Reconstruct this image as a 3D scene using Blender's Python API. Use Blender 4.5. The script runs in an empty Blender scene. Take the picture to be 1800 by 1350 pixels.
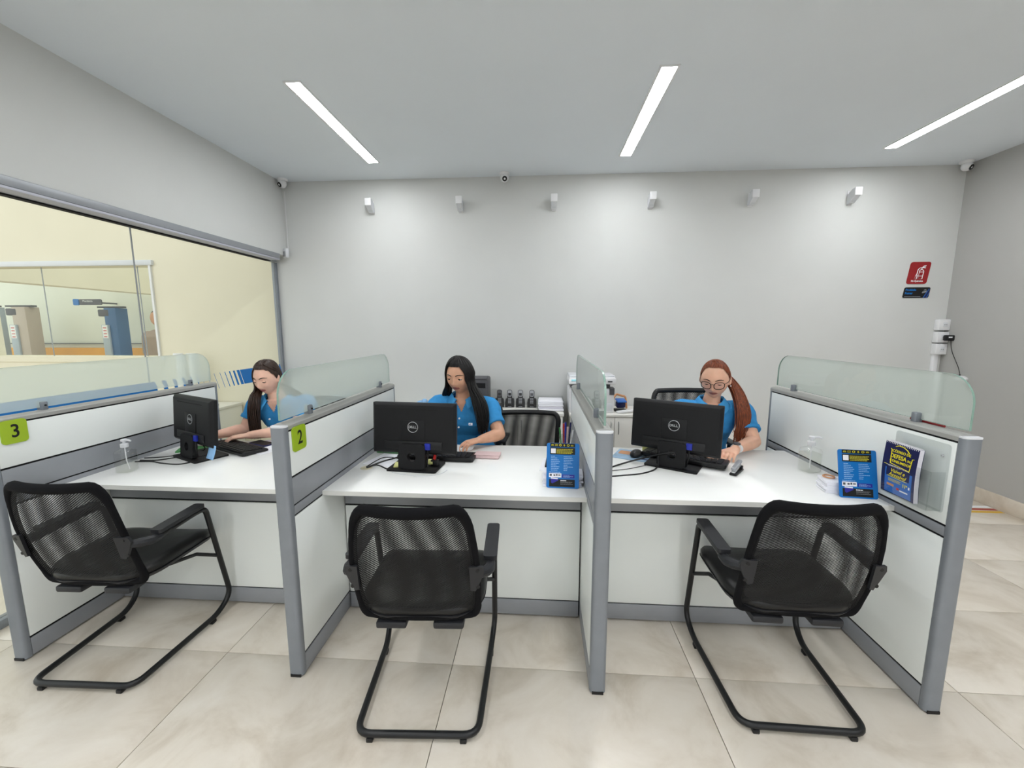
import bpy, bmesh, math, random
from mathutils import Vector, Matrix, Quaternion, noise as mnoise
V = Vector
PI = math.pi
random.seed(7)
scn = bpy.context.scene
C = scn.collection

# ------------------------------------------------------------------ camera, world, lights, exposure
cam_d = bpy.data.cameras.new('camera')
cam_d.sensor_width = 36.0
cam_d.lens = 719.6 / 1800 * 36.0
cam_d.clip_start = 0.02
cam = bpy.data.objects.new('camera', cam_d)
C.objects.link(cam)
_a, _b, _c = math.radians(-7.7695), math.radians(3.858), math.radians(-0.0435)
_f = V((-math.sin(_b) * math.cos(_a), math.cos(_b) * math.cos(_a), math.sin(_a)))
_r = V((math.cos(_b), math.sin(_b), 0))
_u = _r.cross(_f)
_r2 = math.cos(_c) * _r + math.sin(_c) * _u
_u2 = -math.sin(_c) * _r + math.cos(_c) * _u
cam.matrix_world = Matrix(((_r2.x, _u2.x, -_f.x, 1.0346), (_r2.y, _u2.y, -_f.y, -1.5039), (_r2.z, _u2.z, -_f.z, 1.487), (0, 0, 0, 1)))
scn.camera = cam

w = bpy.data.worlds.new('overcast_sky')
scn.world = w
w.use_nodes = True
w.node_tree.nodes['Background'].inputs[0].default_value = (0.93, 0.97, 1.0, 1)
w.node_tree.nodes['Background'].inputs[1].default_value = 0.62

STRIP = 20.0          # emission of the ceiling light strips
scn.view_settings.view_transform = 'Standard'
scn.view_settings.look = 'None'
scn.view_settings.gamma = 1.0
scn.view_settings.use_curve_mapping = False
scn.view_settings.exposure = 1.42
scn.cycles.max_bounces = 10
scn.cycles.diffuse_bounces = 5
scn.cycles.transmission_bounces = 8
scn.cycles.transparent_max_bounces = 16
scn.cycles.caustics_reflective = False
scn.cycles.caustics_refractive = False
scn.cycles.use_denoising = True
scn.cycles.sample_clamp_indirect = 6.0

# ------------------------------------------------------------------ materials
def srgb(r, g, b):
    f = lambda c: (c / 255 / 12.92) if c / 255 <= 0.04045 else ((c / 255 + 0.055) / 1.055) ** 2.4
    return (f(r), f(g), f(b), 1)

def mat(name, rgb, rough=0.5, metal=0.0, var=0.04, scale=8.0, bump=0.0, bscale=60.0, spec=0.5, trans=0.0, ior=1.45, sss=0.0, coat=0.0, emit=None, estr=0.0, stretch=None):
    m = bpy.data.materials.new(name)
    m.use_nodes = True
    nt = m.node_tree
    b = nt.nodes['Principled BSDF']
    col = srgb(*rgb)
    b.inputs['Roughness'].default_value = rough
    b.inputs['Metallic'].default_value = metal
    b.inputs['Specular IOR Level'].default_value = spec
    b.inputs['Transmission Weight'].default_value = trans
    b.inputs['IOR'].default_value = ior
    b.inputs['Coat Weight'].default_value = coat
    if sss:
        b.inputs['Subsurface Weight'].default_value = sss
        b.inputs['Subsurface Radius'].default_value = (0.012, 0.005, 0.003)
        b.inputs['Subsurface Scale'].default_value = 1.0
    tc = nt.nodes.new('ShaderNodeTexCoord')
    src = tc.outputs['Object']
    if stretch:
        mp = nt.nodes.new('ShaderNodeMapping')
        mp.inputs['Scale'].default_value = stretch
        nt.links.new(src, mp.inputs['Vector'])
        src = mp.outputs['Vector']
    if var:
        n = nt.nodes.new('ShaderNodeTexNoise')
        n.inputs['Scale'].default_value = scale
        n.inputs['Detail'].default_value = 4
        nt.links.new(src, n.inputs['Vector'])
        r = nt.nodes.new('ShaderNodeValToRGB')
        r.color_ramp.elements[0].position = 0.3
        r.color_ramp.elements[1].position = 0.7
        r.color_ramp.elements[0].color = tuple(c * (1 - var) for c in col[:3]) + (1,)
        r.color_ramp.elements[1].color = tuple(min(1, c * (1 + var)) for c in col[:3]) + (1,)
        nt.links.new(n.outputs['Fac'], r.inputs['Fac'])
        nt.links.new(r.outputs['Color'], b.inputs['Base Color'])
    else:
        b.inputs['Base Color'].default_value = col
    if bump:
        n2 = nt.nodes.new('ShaderNodeTexNoise')
        n2.inputs['Scale'].default_value = bscale
        n2.inputs['Detail'].default_value = 3
        nt.links.new(src, n2.inputs['Vector'])
        bp = nt.nodes.new('ShaderNodeBump')
        bp.inputs['Strength'].default_value = bump
        bp.inputs['Distance'].default_value = 0.002
        nt.links.new(n2.outputs['Fac'], bp.inputs['Height'])
        nt.links.new(bp.outputs['Normal'], b.inputs['Normal'])
    if emit:
        b.inputs['Emission Color'].default_value = srgb(*emit)
        b.inputs['Emission Strength'].default_value = estr
    return m

M = {}
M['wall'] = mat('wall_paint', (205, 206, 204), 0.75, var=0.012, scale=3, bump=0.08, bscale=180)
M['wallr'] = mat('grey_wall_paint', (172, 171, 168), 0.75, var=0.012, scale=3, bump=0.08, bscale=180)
M['ceil'] = mat('ceiling_paint', (226, 232, 238), 0.85, var=0.01, scale=2)
M['cream'] = mat('cream_paint', (226, 219, 198), 0.7, var=0.02, scale=2)
M['pale'] = mat('workshop_paint', (228, 230, 217), 0.7, var=0.03, scale=1.5)
M['alu'] = mat('grey_aluminium', (134, 139, 146), 0.42, 0.35, var=0.04, scale=14)
M['lip'] = mat('lavender_grey_aluminium', (186, 187, 198), 0.5, 0.1, var=0.02)
M['cap'] = mat('pale_grey_aluminium', (166, 166, 162), 0.45, 0.2, var=0.03, scale=14)
M['rail'] = mat('grey_laminate', (148, 151, 156), 0.4, 0.2, var=0.03, scale=10)
M['seam'] = mat('dark_seam', (14, 14, 15), 0.8, var=0.1)
M['white'] = mat('white_laminate', (232, 236, 234), 0.28, var=0.012, scale=4)
M['desk'] = mat('white_desktop', (250, 250, 248), 0.22, var=0.012, scale=5)
M['dedge'] = mat('desk_edge_band', (222, 222, 218), 0.35, var=0.01)
M['black'] = mat('black_plastic', (16, 16, 18), 0.42, var=0.12, scale=30)
M['blackmatte'] = mat('matte_black_plastic', (17, 17, 19), 0.55, spec=0.35, var=0.1, scale=60, bump=0.15, bscale=500)
M['tube'] = mat('black_painted_steel', (20, 21, 23), 0.38, 0.0, var=0.08, scale=20)
M['armpad'] = mat('charcoal_plastic', (34, 35, 39), 0.5, var=0.05, scale=30)
M['leather'] = mat('black_leatherette', (13, 13, 14), 0.38, var=0.08, scale=60, bump=0.25, bscale=350)
M['fabric'] = mat('black_fabric', (14, 14, 17), 0.9, var=0.25, scale=400, bump=0.3, bscale=600, spec=0.2)
M['steel'] = mat('brushed_steel', (190, 192, 195), 0.3, 0.9, var=0.04, scale=30)
M['green'] = mat('lime_acrylic', (158, 186, 40), 0.35, var=0.02)
M['ink'] = mat('black_ink', (12, 12, 12), 0.5, var=0.05)
M['inkw'] = mat('white_ink', (240, 242, 245), 0.5, var=0.01)
M['paper'] = mat('white_paper', (238, 238, 244), 0.7, var=0.015, scale=20)
M['paper2'] = mat('paper_edges', (214, 212, 222), 0.8, var=0.08, scale=90, stretch=(1, 1, 14))
M['blue'] = mat('bright_blue_print', (10, 112, 190), 0.3, var=0.02)
M['navy'] = mat('navy_print', (18, 24, 76), 0.3, var=0.04)
M['midblue'] = mat('mid_blue_print', (46, 104, 186), 0.3, var=0.03)
M['violet'] = mat('violet_blue_print', (42, 40, 150), 0.3, var=0.04)
M['yellow'] = mat('yellow_print', (240, 226, 30), 0.4, var=0.02)
M['olive'] = mat('yellow_text_print', (190, 180, 50), 0.45, var=0.04)
M['lilac'] = mat('pale_blue_text_print', (150, 190, 232), 0.45, var=0.02)
M['red'] = mat('red_print', (150, 28, 34), 0.4, var=0.03)
M['brightred'] = mat('bright_red_plastic', (200, 50, 44), 0.4, var=0.03)
M['orange'] = mat('orange_paint', (238, 170, 60), 0.5, var=0.04, scale=3)
M['shirt'] = mat('blue_pique_cotton', (60, 146, 208), 0.85, var=0.06, scale=40, bump=0.35, bscale=700, spec=0.25)
M['shirtcollar'] = mat('blue_collar_lightened', (70, 156, 216), 0.85, var=0.05, scale=60, bump=0.3, bscale=500, spec=0.25)  # shirt blue made lighter, standing in for shading at the collar edges
M['beigeshirt'] = mat('taupe_cotton', (166, 148, 136), 0.85, var=0.05, scale=10)
M['button'] = mat('white_button', (235, 240, 245), 0.3, var=0.0)
M['jeans'] = mat('dark_denim', (36, 42, 58), 0.85, var=0.1, scale=60)
M['hair_brown'] = mat('dark_brown_hair', (50, 32, 23), 0.42, var=0.6, scale=60, stretch=(3, 3, 0.35))
M['hair_black'] = mat('black_hair', (12, 9, 9), 0.45, spec=0.35, var=0.4, scale=60, stretch=(3, 3, 0.35))
M['hair_auburn'] = mat('auburn_hair', (116, 56, 28), 0.45, var=0.6, scale=55, stretch=(3, 3, 0.35))
M['skin1'] = mat('fair_skin', (238, 192, 170), 0.5, var=0.05, scale=25, sss=0.15, spec=0.35)
M['skin2'] = mat('tan_skin', (214, 164, 136), 0.48, var=0.05, scale=25, sss=0.15, spec=0.4)
M['skin3'] = mat('warm_skin', (224, 176, 150), 0.46, var=0.05, scale=25, sss=0.15, spec=0.4)
M['lips1'] = mat('rosy_lips', (182, 104, 100), 0.4, var=0.05)
M['lips2'] = mat('brown_pink_lips', (158, 92, 84), 0.4, var=0.05)
M['eyewhite'] = mat('eye_white', (232, 228, 224), 0.2, var=0.0)
M['iris'] = mat('brown_iris', (40, 24, 16), 0.15, var=0.1)
M['brow'] = mat('dark_eyebrow', (52, 36, 30), 0.8, var=0.1)
M['tilegrout'] = mat('dark_grout', (120, 112, 102), 0.9, var=0.05)
M['sock'] = mat('white_plastic', (226, 226, 228), 0.4, var=0.01)
M['whiteband'] = mat('offwhite_plastic', (214, 216, 220), 0.45, var=0.02)
M['pink'] = mat('blush_pink_leather', (218, 190, 190), 0.5, var=0.03, scale=30)
M['cabinet'] = mat('white_cabinet_board', (232, 230, 224), 0.4, var=0.01)
M['greycase'] = mat('dark_grey_casing', (78, 78, 82), 0.5, var=0.04, scale=20)
M['phonegrey'] = mat('silver_plastic', (150, 152, 156), 0.35, 0.3, var=0.03)
M['darkblueplastic'] = mat('blue_plug_plastic', (24, 40, 150), 0.4, var=0.05)
M['liftblue'] = mat('blue_lift_paint', (40, 92, 140), 0.45, var=0.06, scale=4)
M['liftgrey'] = mat('grey_lift_paint', (168, 180, 192), 0.5, var=0.06, scale=4)
M['brownlift'] = mat('grey_brown_paint', (184, 171, 158), 0.5, var=0.05, scale=4)
M['lcd'] = mat('pale_cyan_screen', (150, 215, 225), 0.2, var=0.02)
M['greenplastic'] = mat('green_folder_plastic', (58, 130, 66), 0.4, var=0.05)
M['notes'] = mat('pale_yellow_paper', (226, 226, 150), 0.7, var=0.03)
M['bluenote'] = mat('pale_blue_paper', (140, 184, 226), 0.7, var=0.02)
M['beige'] = mat('beige_plastic', (214, 208, 182), 0.5, var=0.02)
M['asphalt'] = mat('grey_paving', (150, 150, 148), 0.9, var=0.08, scale=3)
M['tan'] = mat('orange_tan_leather', (196, 140, 96), 0.5, var=0.08)
M['pad1'] = mat('blue_grey_mat_print', (150, 178, 204), 0.6, var=0.25, scale=12)
M['tapeyellow'] = mat('yellow_floor_tape', (214, 170, 50), 0.5, var=0.05)
M['tapered'] = mat('red_floor_tape', (160, 56, 46), 0.5, var=0.05)

def glassy(name, tint, rough=0.0, reflect=1.0):
    """thin clear sheet: tinted transparency with a Fresnel mirror on top"""
    m = bpy.data.materials.new(name)
    m.use_nodes = True
    nt = m.node_tree
    nt.nodes.remove(nt.nodes['Principled BSDF'])
    out = nt.nodes['Material Output']
    tr = nt.nodes.new('ShaderNodeBsdfTransparent')
    tr.inputs[0].default_value = tint + (1,)
    gl = nt.nodes.new('ShaderNodeBsdfGlossy')
    gl.inputs['Roughness'].default_value = rough
    fr = nt.nodes.new('ShaderNodeFresnel')
    fr.inputs[0].default_value = 1.45
    ml = nt.nodes.new('ShaderNodeMath')
    ml.operation = 'MULTIPLY'
    ml.inputs[1].default_value = reflect
    mx = nt.nodes.new('ShaderNodeMixShader')
    gm = nt.nodes.new('ShaderNodeNewGeometry')
    sb = nt.nodes.new('ShaderNodeMath')
    sb.operation = 'SUBTRACT'
    sb.inputs[0].default_value = 1.0
    m2 = nt.nodes.new('ShaderNodeMath')
    m2.operation = 'MULTIPLY'
    nt.links.new(gm.outputs['Backfacing'], sb.inputs[1])
    nt.links.new(fr.outputs[0], ml.inputs[0])
    nt.links.new(ml.outputs[0], m2.inputs[0])
    nt.links.new(sb.outputs[0], m2.inputs[1])
    nt.links.new(m2.outputs[0], mx.inputs[0])
    nt.links.new(tr.outputs[0], mx.inputs[1])
    nt.links.new(gl.outputs[0], mx.inputs[2])
    nt.links.new(mx.outputs[0], out.inputs[0])
    return m
M['glass'] = glassy('window_glass', (0.95, 0.96, 0.93))
M['acrylic'] = glassy('clear_acrylic', (0.93, 0.94, 0.94), 0.02)
M['bottle'] = glassy('clear_bottle_plastic', (0.965, 0.97, 0.965), 0.06, 2.2)
M['gel'] = glassy('clear_gel', (0.945, 0.95, 0.93), 0.02, 0.6)
M['lens'] = glassy('coated_lens', (0.95, 0.94, 0.99), 0.0, 0.5)

def frosted():
    m = bpy.data.materials.new('frosted_glass')
    m.use_nodes = True
    nt = m.node_tree
    nt.nodes.remove(nt.nodes['Principled BSDF'])
    out = nt.nodes['Material Output']
    rf = nt.nodes.new('ShaderNodeBsdfRefraction')
    rf.inputs['Color'].default_value = (0.96, 1.0, 0.975, 1)
    rf.inputs['Roughness'].default_value = 0.34
    rf.inputs['IOR'].default_value = 1.01
    df = nt.nodes.new('ShaderNodeBsdfDiffuse')
    df.inputs['Color'].default_value = (0.66, 0.73, 0.69, 1)
    tl = nt.nodes.new('ShaderNodeBsdfTranslucent')
    tl.inputs['Color'].default_value = (0.80, 0.88, 0.83, 1)
    gl = nt.nodes.new('ShaderNodeBsdfGlossy')
    gl.inputs['Roughness'].default_value = 0.25
    fr = nt.nodes.new('ShaderNodeFresnel')
    a = nt.nodes.new('ShaderNodeMixShader'); a.inputs[0].default_value = 0.45
    b = nt.nodes.new('ShaderNodeMixShader'); b.inputs[0].default_value = 0.45
    c = nt.nodes.new('ShaderNodeMixShader')
    gm = nt.nodes.new('ShaderNodeNewGeometry')
    sb = nt.nodes.new('ShaderNodeMath'); sb.operation = 'SUBTRACT'; sb.inputs[0].default_value = 1.0
    m2 = nt.nodes.new('ShaderNodeMath'); m2.operation = 'MULTIPLY'
    nt.links.new(gm.outputs['Backfacing'], sb.inputs[1]); nt.links.new(sb.outputs[0], m2.inputs[0]); nt.links.new(fr.outputs[0], m2.inputs[1])
    n = nt.nodes.new('ShaderNodeTexNoise'); n.inputs['Scale'].default_value = 3
    mr = nt.nodes.new('ShaderNodeMapRange')
    mr.inputs['To Min'].default_value = 0.56
    mr.inputs['To Max'].default_value = 0.66
    nt.links.new(n.outputs['Fac'], mr.inputs['Value'])
    nt.links.new(mr.outputs[0], b.inputs[0])
    L = nt.links.new
    L(df.outputs[0], a.inputs[1]); L(tl.outputs[0], a.inputs[2])
    L(rf.outputs[0], b.inputs[1]); L(a.outputs[0], b.inputs[2])
    L(m2.outputs[0], c.inputs[0]); L(b.outputs[0], c.inputs[1]); L(gl.outputs[0], c.inputs[2])
    L(c.outputs[0], out.inputs[0])
    return m
M['frost'] = frosted()
M['glassedge'] = mat('green_glass_edge', (128, 158, 146), 0.2, var=0.03)

def emitter(name, rgb, s):
    m = bpy.data.materials.new(name)
    m.use_nodes = True
    nt = m.node_tree
    b = nt.nodes['Principled BSDF']
    b.inputs['Base Color'].default_value = (0.9, 0.9, 0.9, 1)
    b.inputs['Emission Color'].default_value = rgb + (1,)
    b.inputs['Emission Strength'].default_value = s
    return m
M['led'] = emitter('led_diffuser', (0.965, 0.985, 1.0), STRIP)

def tile_mat():
    m = bpy.data.materials.new('beige_stone_tile')
    m.use_nodes = True
    nt = m.node_tree
    b = nt.nodes['Principled BSDF']
    g = nt.nodes.new('ShaderNodeNewGeometry')
    oi = nt.nodes.new('ShaderNodeObjectInfo')
    mul = nt.nodes.new('ShaderNodeVectorMath'); mul.operation = 'SCALE'
    mul.inputs['Scale'].default_value = 30
    cmb = nt.nodes.new('ShaderNodeCombineXYZ')
    add = nt.nodes.new('ShaderNodeVectorMath'); add.operation = 'ADD'
    L = nt.links.new
    L(oi.outputs['Random'], cmb.inputs[0]); L(oi.outputs['Random'], cmb.inputs[1])
    L(cmb.outputs[0], mul.inputs[0])
    L(g.outputs['Position'], add.inputs[0]); L(mul.outputs[0], add.inputs[1])
    n = nt.nodes.new('ShaderNodeTexNoise')
    n.inputs['Scale'].default_value = 3.2; n.inputs['Detail'].default_value = 8; n.inputs['Roughness'].default_value = 0.62
    n.inputs['Distortion'].default_value = 0.6
    L(add.outputs[0], n.inputs['Vector'])
    r = nt.nodes.new('ShaderNodeValToRGB')
    r.color_ramp.elements[0].position = 0.28; r.color_ramp.elements[0].color = srgb(192, 180, 163)
    r.color_ramp.elements[1].position = 0.74; r.color_ramp.elements[1].color = srgb(228, 221, 211)
    e = r.color_ramp.elements.new(0.5); e.color = srgb(216, 207, 194)
    L(n.outputs['Fac'], r.inputs['Fac'])
    L(r.outputs['Color'], b.inputs['Base Color'])
    n2 = nt.nodes.new('ShaderNodeTexNoise'); n2.inputs['Scale'].default_value = 14; n2.inputs['Detail'].default_value = 5
    L(add.outputs[0], n2.inputs['Vector'])
    mr = nt.nodes.new('ShaderNodeMapRange'); mr.inputs['To Min'].default_value = 0.24; mr.inputs['To Max'].default_value = 0.40
    L(n2.outputs['Fac'], mr.inputs['Value']); L(mr.outputs[0], b.inputs['Roughness'])
    return m
M['tile'] = tile_mat()

def mesh_fabric(name, ang, pitch, cross):
    """woven see-through mesh: rows of slits, cut by cross threads"""
    m = bpy.data.materials.new(name)
    m.use_nodes = True
    nt = m.node_tree
    b = nt.nodes['Principled BSDF']
    b.inputs['Base Color'].default_value = srgb(15, 15, 18)
    b.inputs['Roughness'].default_value = 0.75
    uv = nt.nodes.new('ShaderNodeUVMap')
    mp = nt.nodes.new('ShaderNodeMapping')
    mp.inputs['Rotation'].default_value = (0, 0, ang)
    L = nt.links.new
    L(uv.outputs[0], mp.inputs['Vector'])
    sp = nt.nodes.new('ShaderNodeSeparateXYZ')
    L(mp.outputs[0], sp.inputs[0])
    def band(sock, period, duty):
        d = nt.nodes.new('ShaderNodeMath'); d.operation = 'DIVIDE'; d.inputs[1].default_value = period
        f = nt.nodes.new('ShaderNodeMath'); f.operation = 'FRACT'
        c = nt.nodes.new('ShaderNodeMath'); c.operation = 'LESS_THAN'; c.inputs[1].default_value = duty
        L(sock, d.inputs[0]); L(d.outputs[0], f.inputs[0]); L(f.outputs[0], c.inputs[0])
        return c.outputs[0]
    h = nt.nodes.new('ShaderNodeMath'); h.operation = 'MULTIPLY'
    L(band(sp.outputs[1], pitch, 0.55), h.inputs[0]); L(band(sp.outputs[0], cross, 0.84), h.inputs[1])
    tr = nt.nodes.new('ShaderNodeBsdfTransparent')
    mx = nt.nodes.new('ShaderNodeMixShader')
    L(h.outputs[0], mx.inputs[0]); L(b.outputs[0], mx.inputs[1]); L(tr.outputs[0], mx.inputs[2])
    L(mx.outputs[0], nt.nodes['Material Output'].inputs[0])
    return m
M['mesh_a'] = mesh_fabric('black_mesh_outer', math.radians(-32), 0.0062, 0.0042)
M['mesh_b'] = mesh_fabric('black_mesh_inner', math.radians(-29), 0.0065, 0.0044)

# ------------------------------------------------------------------ geometry helpers
class MB:
    def __init__(s):
        s.v = []; s.f = []; s.m = []; s.uv = None
    def add(s, vs, fs, m=0):
        o = len(s.v)
        s.v += [tuple(p) for p in vs]
        s.f += [tuple(i + o for i in f) for f in fs]
        s.m += [m] * len(fs)
        return s
    def box(s, c, d, m=0, R=None, bev=0.0, seg=2):
        x, y, z = d[0] / 2, d[1] / 2, d[2] / 2
        if bev <= 0:
            vs = [V((i * x, j * y, k * z)) for i in (-1, 1) for j in (-1, 1) for k in (-1, 1)]
            fs = [(0, 1, 3, 2), (4, 6, 7, 5), (0, 4, 5, 1), (2, 3, 7, 6), (0, 2, 6, 4), (1, 5, 7, 3)]
        else:
            bm = bmesh.new()
            bmesh.ops.create_cube(bm, size=1)
            for q in bm.verts:
                q.co = V((q.co.x * 2 * x, q.co.y * 2 * y, q.co.z * 2 * z))
            bmesh.ops.bevel(bm, geom=bm.edges[:], offset=min(bev, .49 * min(d)), segments=seg, profile=0.5, affect='EDGES')
            bm.verts.index_update()
            vs = [q.co.copy() for q in bm.verts]
            fs = [tuple(q.index for q in f.verts) for f in bm.faces]
            bm.free()
        if R is not None:
            vs = [R @ q for q in vs]
        return s.add([V(c) + q for q in vs], fs, m)
    def bx(s, x0, x1, y0, y1, z0, z1, m=0, bev=0.0):
        return s.box(((x0 + x1) / 2, (y0 + y1) / 2, (z0 + z1) / 2), (x1 - x0, y1 - y0, z1 - z0), m, None, bev)
    def tube(s, pts, r, n=10, m=0, closed=False, flat=1.0, cap=True):
        P = [V(p) for p in pts]
        k = len(P)
        R = r if isinstance(r, (list, tuple)) else [r] * k
        up = None
        rings = []
        for i, p in enumerate(P):
            if closed:
                t = (P[(i + 1) % k] - P[i - 1])
            else:
                t = P[min(i + 1, k - 1)] - P[max(i - 1, 0)]
            if t.length < 1e-9:
                t = V((0, 0, 1))
            t.normalize()
            if up is None:
                a = V((0, 0, 1)) if abs(t.z) < .9 else V((1, 0, 0))
                up = (a - t * a.dot(t)).normalized()
            else:
                up = up - t * up.dot(t)
                up = up.normalized() if up.length > 1e-6 else t.orthogonal().normalized()
            sd = t.cross(up)
            rings.append([p + (sd * math.cos(2 * PI * j / n) + up * (math.sin(2 * PI * j / n) * flat)) * R[i] for j in range(n)])
        vs = [q for rg in rings for q in rg]
        fs = []
        for i in range(k if closed else k - 1):
            a, b = i * n, ((i + 1) % k) * n
            for j in range(n):
                j2 = (j + 1) % n
                fs.append((a + j, a + j2, b + j2, b + j))
        if cap and not closed:
            fs.append(tuple(range(n - 1, -1, -1)))
            fs.append(tuple((k - 1) * n + j for j in range(n)))
        return s.add(vs, fs, m)
    def lathe(s, prof, n=24, m=0, c=(0, 0, 0), sx=1.0, sy=1.0, axis=None):
        vs = []; fs = []
        for (r, z) in prof:
            for j in range(n):
                vs.append(V((r * sx * math.cos(2 * PI * j / n), r * sy * math.sin(2 * PI * j / n), z)))
        k = len(prof)
        for i in range(k - 1):
            for j in range(n):
                j2 = (j + 1) % n
                fs.append((i * n + j, i * n + j2, (i + 1) * n + j2, (i + 1) * n + j))
        if prof[0][0] > 1e-6: fs.append(tuple(range(n - 1, -1, -1)))
        if prof[-1][0] > 1e-6: fs.append(tuple((k - 1) * n + j for j in range(n)))
        if axis is not None:
            q = V((0, 0, 1)).rotation_difference(V(axis).normalized())
            vs = [q @ p for p in vs]
        return s.add([V(c) + p for p in vs], fs, m)
    def ell(s, c, r, n=20, k=12, m=0, R=None):
        vs = []; fs = []
        for i in range(k + 1):
            a = PI * i / k
            for j in range(n):
                b = 2 * PI * j / n
                p = V((r[0] * math.sin(a) * math.cos(b), r[1] * math.sin(a) * math.sin(b), -r[2] * math.cos(a)))
                vs.append(V(c) + (R @ p if R is not None else p))
        for i in range(k):
            for j in range(n):
                j2 = (j + 1) % n
                fs.append((i * n + j, i * n + j2, (i + 1) * n + j2, (i + 1) * n + j))
        return s.add(vs, fs, m)
    def prism(s, poly, o, ax, ay, az, m=0):
        """polygon (2D) in plane ax, ay at o, extruded by vector az"""
        n = len(poly)
        o = V(o); ax = V(ax); ay = V(ay); az = V(az)
        A = [o + ax * p[0] + ay * p[1] for p in poly]
        B = [p + az for p in A]
        fs = [tuple(range(n - 1, -1, -1)), tuple(range(n, 2 * n))]
        fs += [(i, (i + 1) % n, n + (i + 1) % n, n + i) for i in range(n)]
        return s.add(A + B, fs, m)
    def rings(s, R, m=0, cap=True):
        n = len(R[0])
        vs = [p for r in R for p in r]
        fs = []
        for i in range(len(R) - 1):
            for j in range(n):
                j2 = (j + 1) % n
                fs.append((i * n + j, i * n + j2, (i + 1) * n + j2, (i + 1) * n + j))
        if cap:
            fs.append(tuple(range(n - 1, -1, -1)))
            fs.append(tuple((len(R) - 1) * n + j for j in range(n)))
        return s.add(vs, fs, m)
    def grid(s, fn, nu, nv, m=0, thick=0.0, uvscale=None):
        P = [[fn(i / nu, j / nv) for i in range(nu + 1)] for j in range(nv + 1)]
        vs = [p for r in P for p in r]
        fs = [(j * (nu + 1) + i, j * (nu + 1) + i + 1, (j + 1) * (nu + 1) + i + 1, (j + 1) * (nu + 1) + i) for j in range(nv) for i in range(nu)]
        if uvscale:
            s.uv = [(i / nu * uvscale[0], j / nv * uvscale[1]) for j in range(nv + 1) for i in range(nu + 1)]
        return s.add(vs, fs, m)
    def mesh(s, name, mats, smooth=40):
        me = bpy.data.meshes.new(name)
        me.from_pydata([tuple(p) for p in s.v], [], s.f)
        for mm in (mats if isinstance(mats, (list, tuple)) else [mats]):
            me.materials.append(mm)
        if any(s.m):
            me.polygons.foreach_set('material_index', s.m)
        bm = bmesh.new(); bm.from_mesh(me)
        if not s.uv:
            bmesh.ops.recalc_face_normals(bm, faces=bm.faces[:])
        bm.to_mesh(me); bm.free()
        if s.uv:
            ul = me.uv_layers.new(name='UVMap')
            for lp in me.loops:
                ul.data[lp.index].uv = s.uv[lp.vertex_index]
        if smooth:
            me.shade_smooth()
            me.set_sharp_from_angle(angle=math.radians(smooth))
        me.update()
        return me
    def build(s, name, mats, parent=None, smooth=40, mw=None):
        o = bpy.data.objects.new(name, s.mesh(name, mats, smooth))
        C.objects.link(o)
        if parent is not None:
            o.parent = parent
        if mw is not None:
            o.matrix_basis = mw
        return o

def tag(o, label=None, cat=None, group=None, kind=None):
    if label: o['label'] = label
    if cat: o['category'] = cat
    if group: o['group'] = group
    if kind: o['kind'] = kind
    return o

def thing(name, label, cat, loc=(0, 0, 0), rz=0.0, group=None, R=None):
    o = bpy.data.objects.new(name, None)
    o.empty_display_size = 0.1
    C.objects.link(o)
    o.matrix_basis = Matrix.Translation(V(loc)) @ (R if R is not None else Matrix.Rotation(rz, 4, 'Z'))
    return tag(o, label, cat, group)

def copy_tree(o, parent=None):
    c = o.copy()
    C.objects.link(c)
    if parent is not None:
        c.parent = parent
    for ch in list(o.children):
        copy_tree(ch, c)
    return c

def frame(o, right, up):
    r = V(right).normalized(); u = V(up).normalized(); n = r.cross(u)
    return Matrix(((r.x, u.x, n.x, o[0]), (r.y, u.y, n.y, o[1]), (r.z, u.z, n.z, o[2]), (0, 0, 0, 1)))

def text(name, s, size, m, parent, mw, ext=0.0003, sx=1.0, shear=0.0, bold=0.0, align='CENTER', spacing=1.0):
    cu = bpy.data.curves.new(name, 'FONT')
    cu.body = s; cu.size = size; cu.extrude = ext; cu.shear = shear; cu.offset = bold
    cu.align_x = align; cu.align_y = 'CENTER'; cu.space_character = spacing; cu.resolution_u = 3
    t = bpy.data.objects.new(name, cu)
    me = bpy.data.meshes.new_from_object(t)
    bpy.data.objects.remove(t)
    bpy.data.curves.remove(cu)
    me.materials.clear(); me.materials.append(m)
    o = bpy.data.objects.new(name, me)
    C.objects.link(o)
    if parent is not None: o.parent = parent
    o.matrix_basis = mw @ Matrix.Diagonal((sx, 1, 1, 1))
    return o

def bez(p0, p1, p2, p3, n=8):
    o = []
    for i in range(n + 1):
        t = i / n
        o.append(V(p0) * (1 - t) ** 3 + V(p1) * 3 * t * (1 - t) ** 2 + V(p2) * 3 * t * t * (1 - t) + V(p3) * t ** 3)
    return o

def spline(P, n=6):
    P = [V(p) for p in P]
    out = []
    for i in range(len(P) - 1):
        a = P[max(i - 1, 0)]; b = P[i]; c = P[i + 1]; d = P[min(i + 2, len(P) - 1)]
        for k in range(n):
            t = k / n
            out.append(0.5 * ((2 * b) + (c - a) * t + (2 * a - 5 * b + 4 * c - d) * t * t + (3 * b - a - 3 * c + d) * t ** 3))
    out.append(P[-1])
    return out

def fillet(P, r, n=6):
    """polyline with rounded corners"""
    P = [V(p) for p in P]
    o = [P[0]]
    for i in range(1, len(P) - 1):
        a = (P[i - 1] - P[i]); b = (P[i + 1] - P[i])
        rr = min(r, a.length * .49, b.length * .49)
        p0 = P[i] + a.normalized() * rr; p1 = P[i] + b.normalized() * rr
        for k in range(n + 1):
            t = k / n
            o.append(p0 * (1 - t) ** 2 + P[i] * 2 * t * (1 - t) + p1 * t * t)
    o.append(P[-1])
    return o

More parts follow.
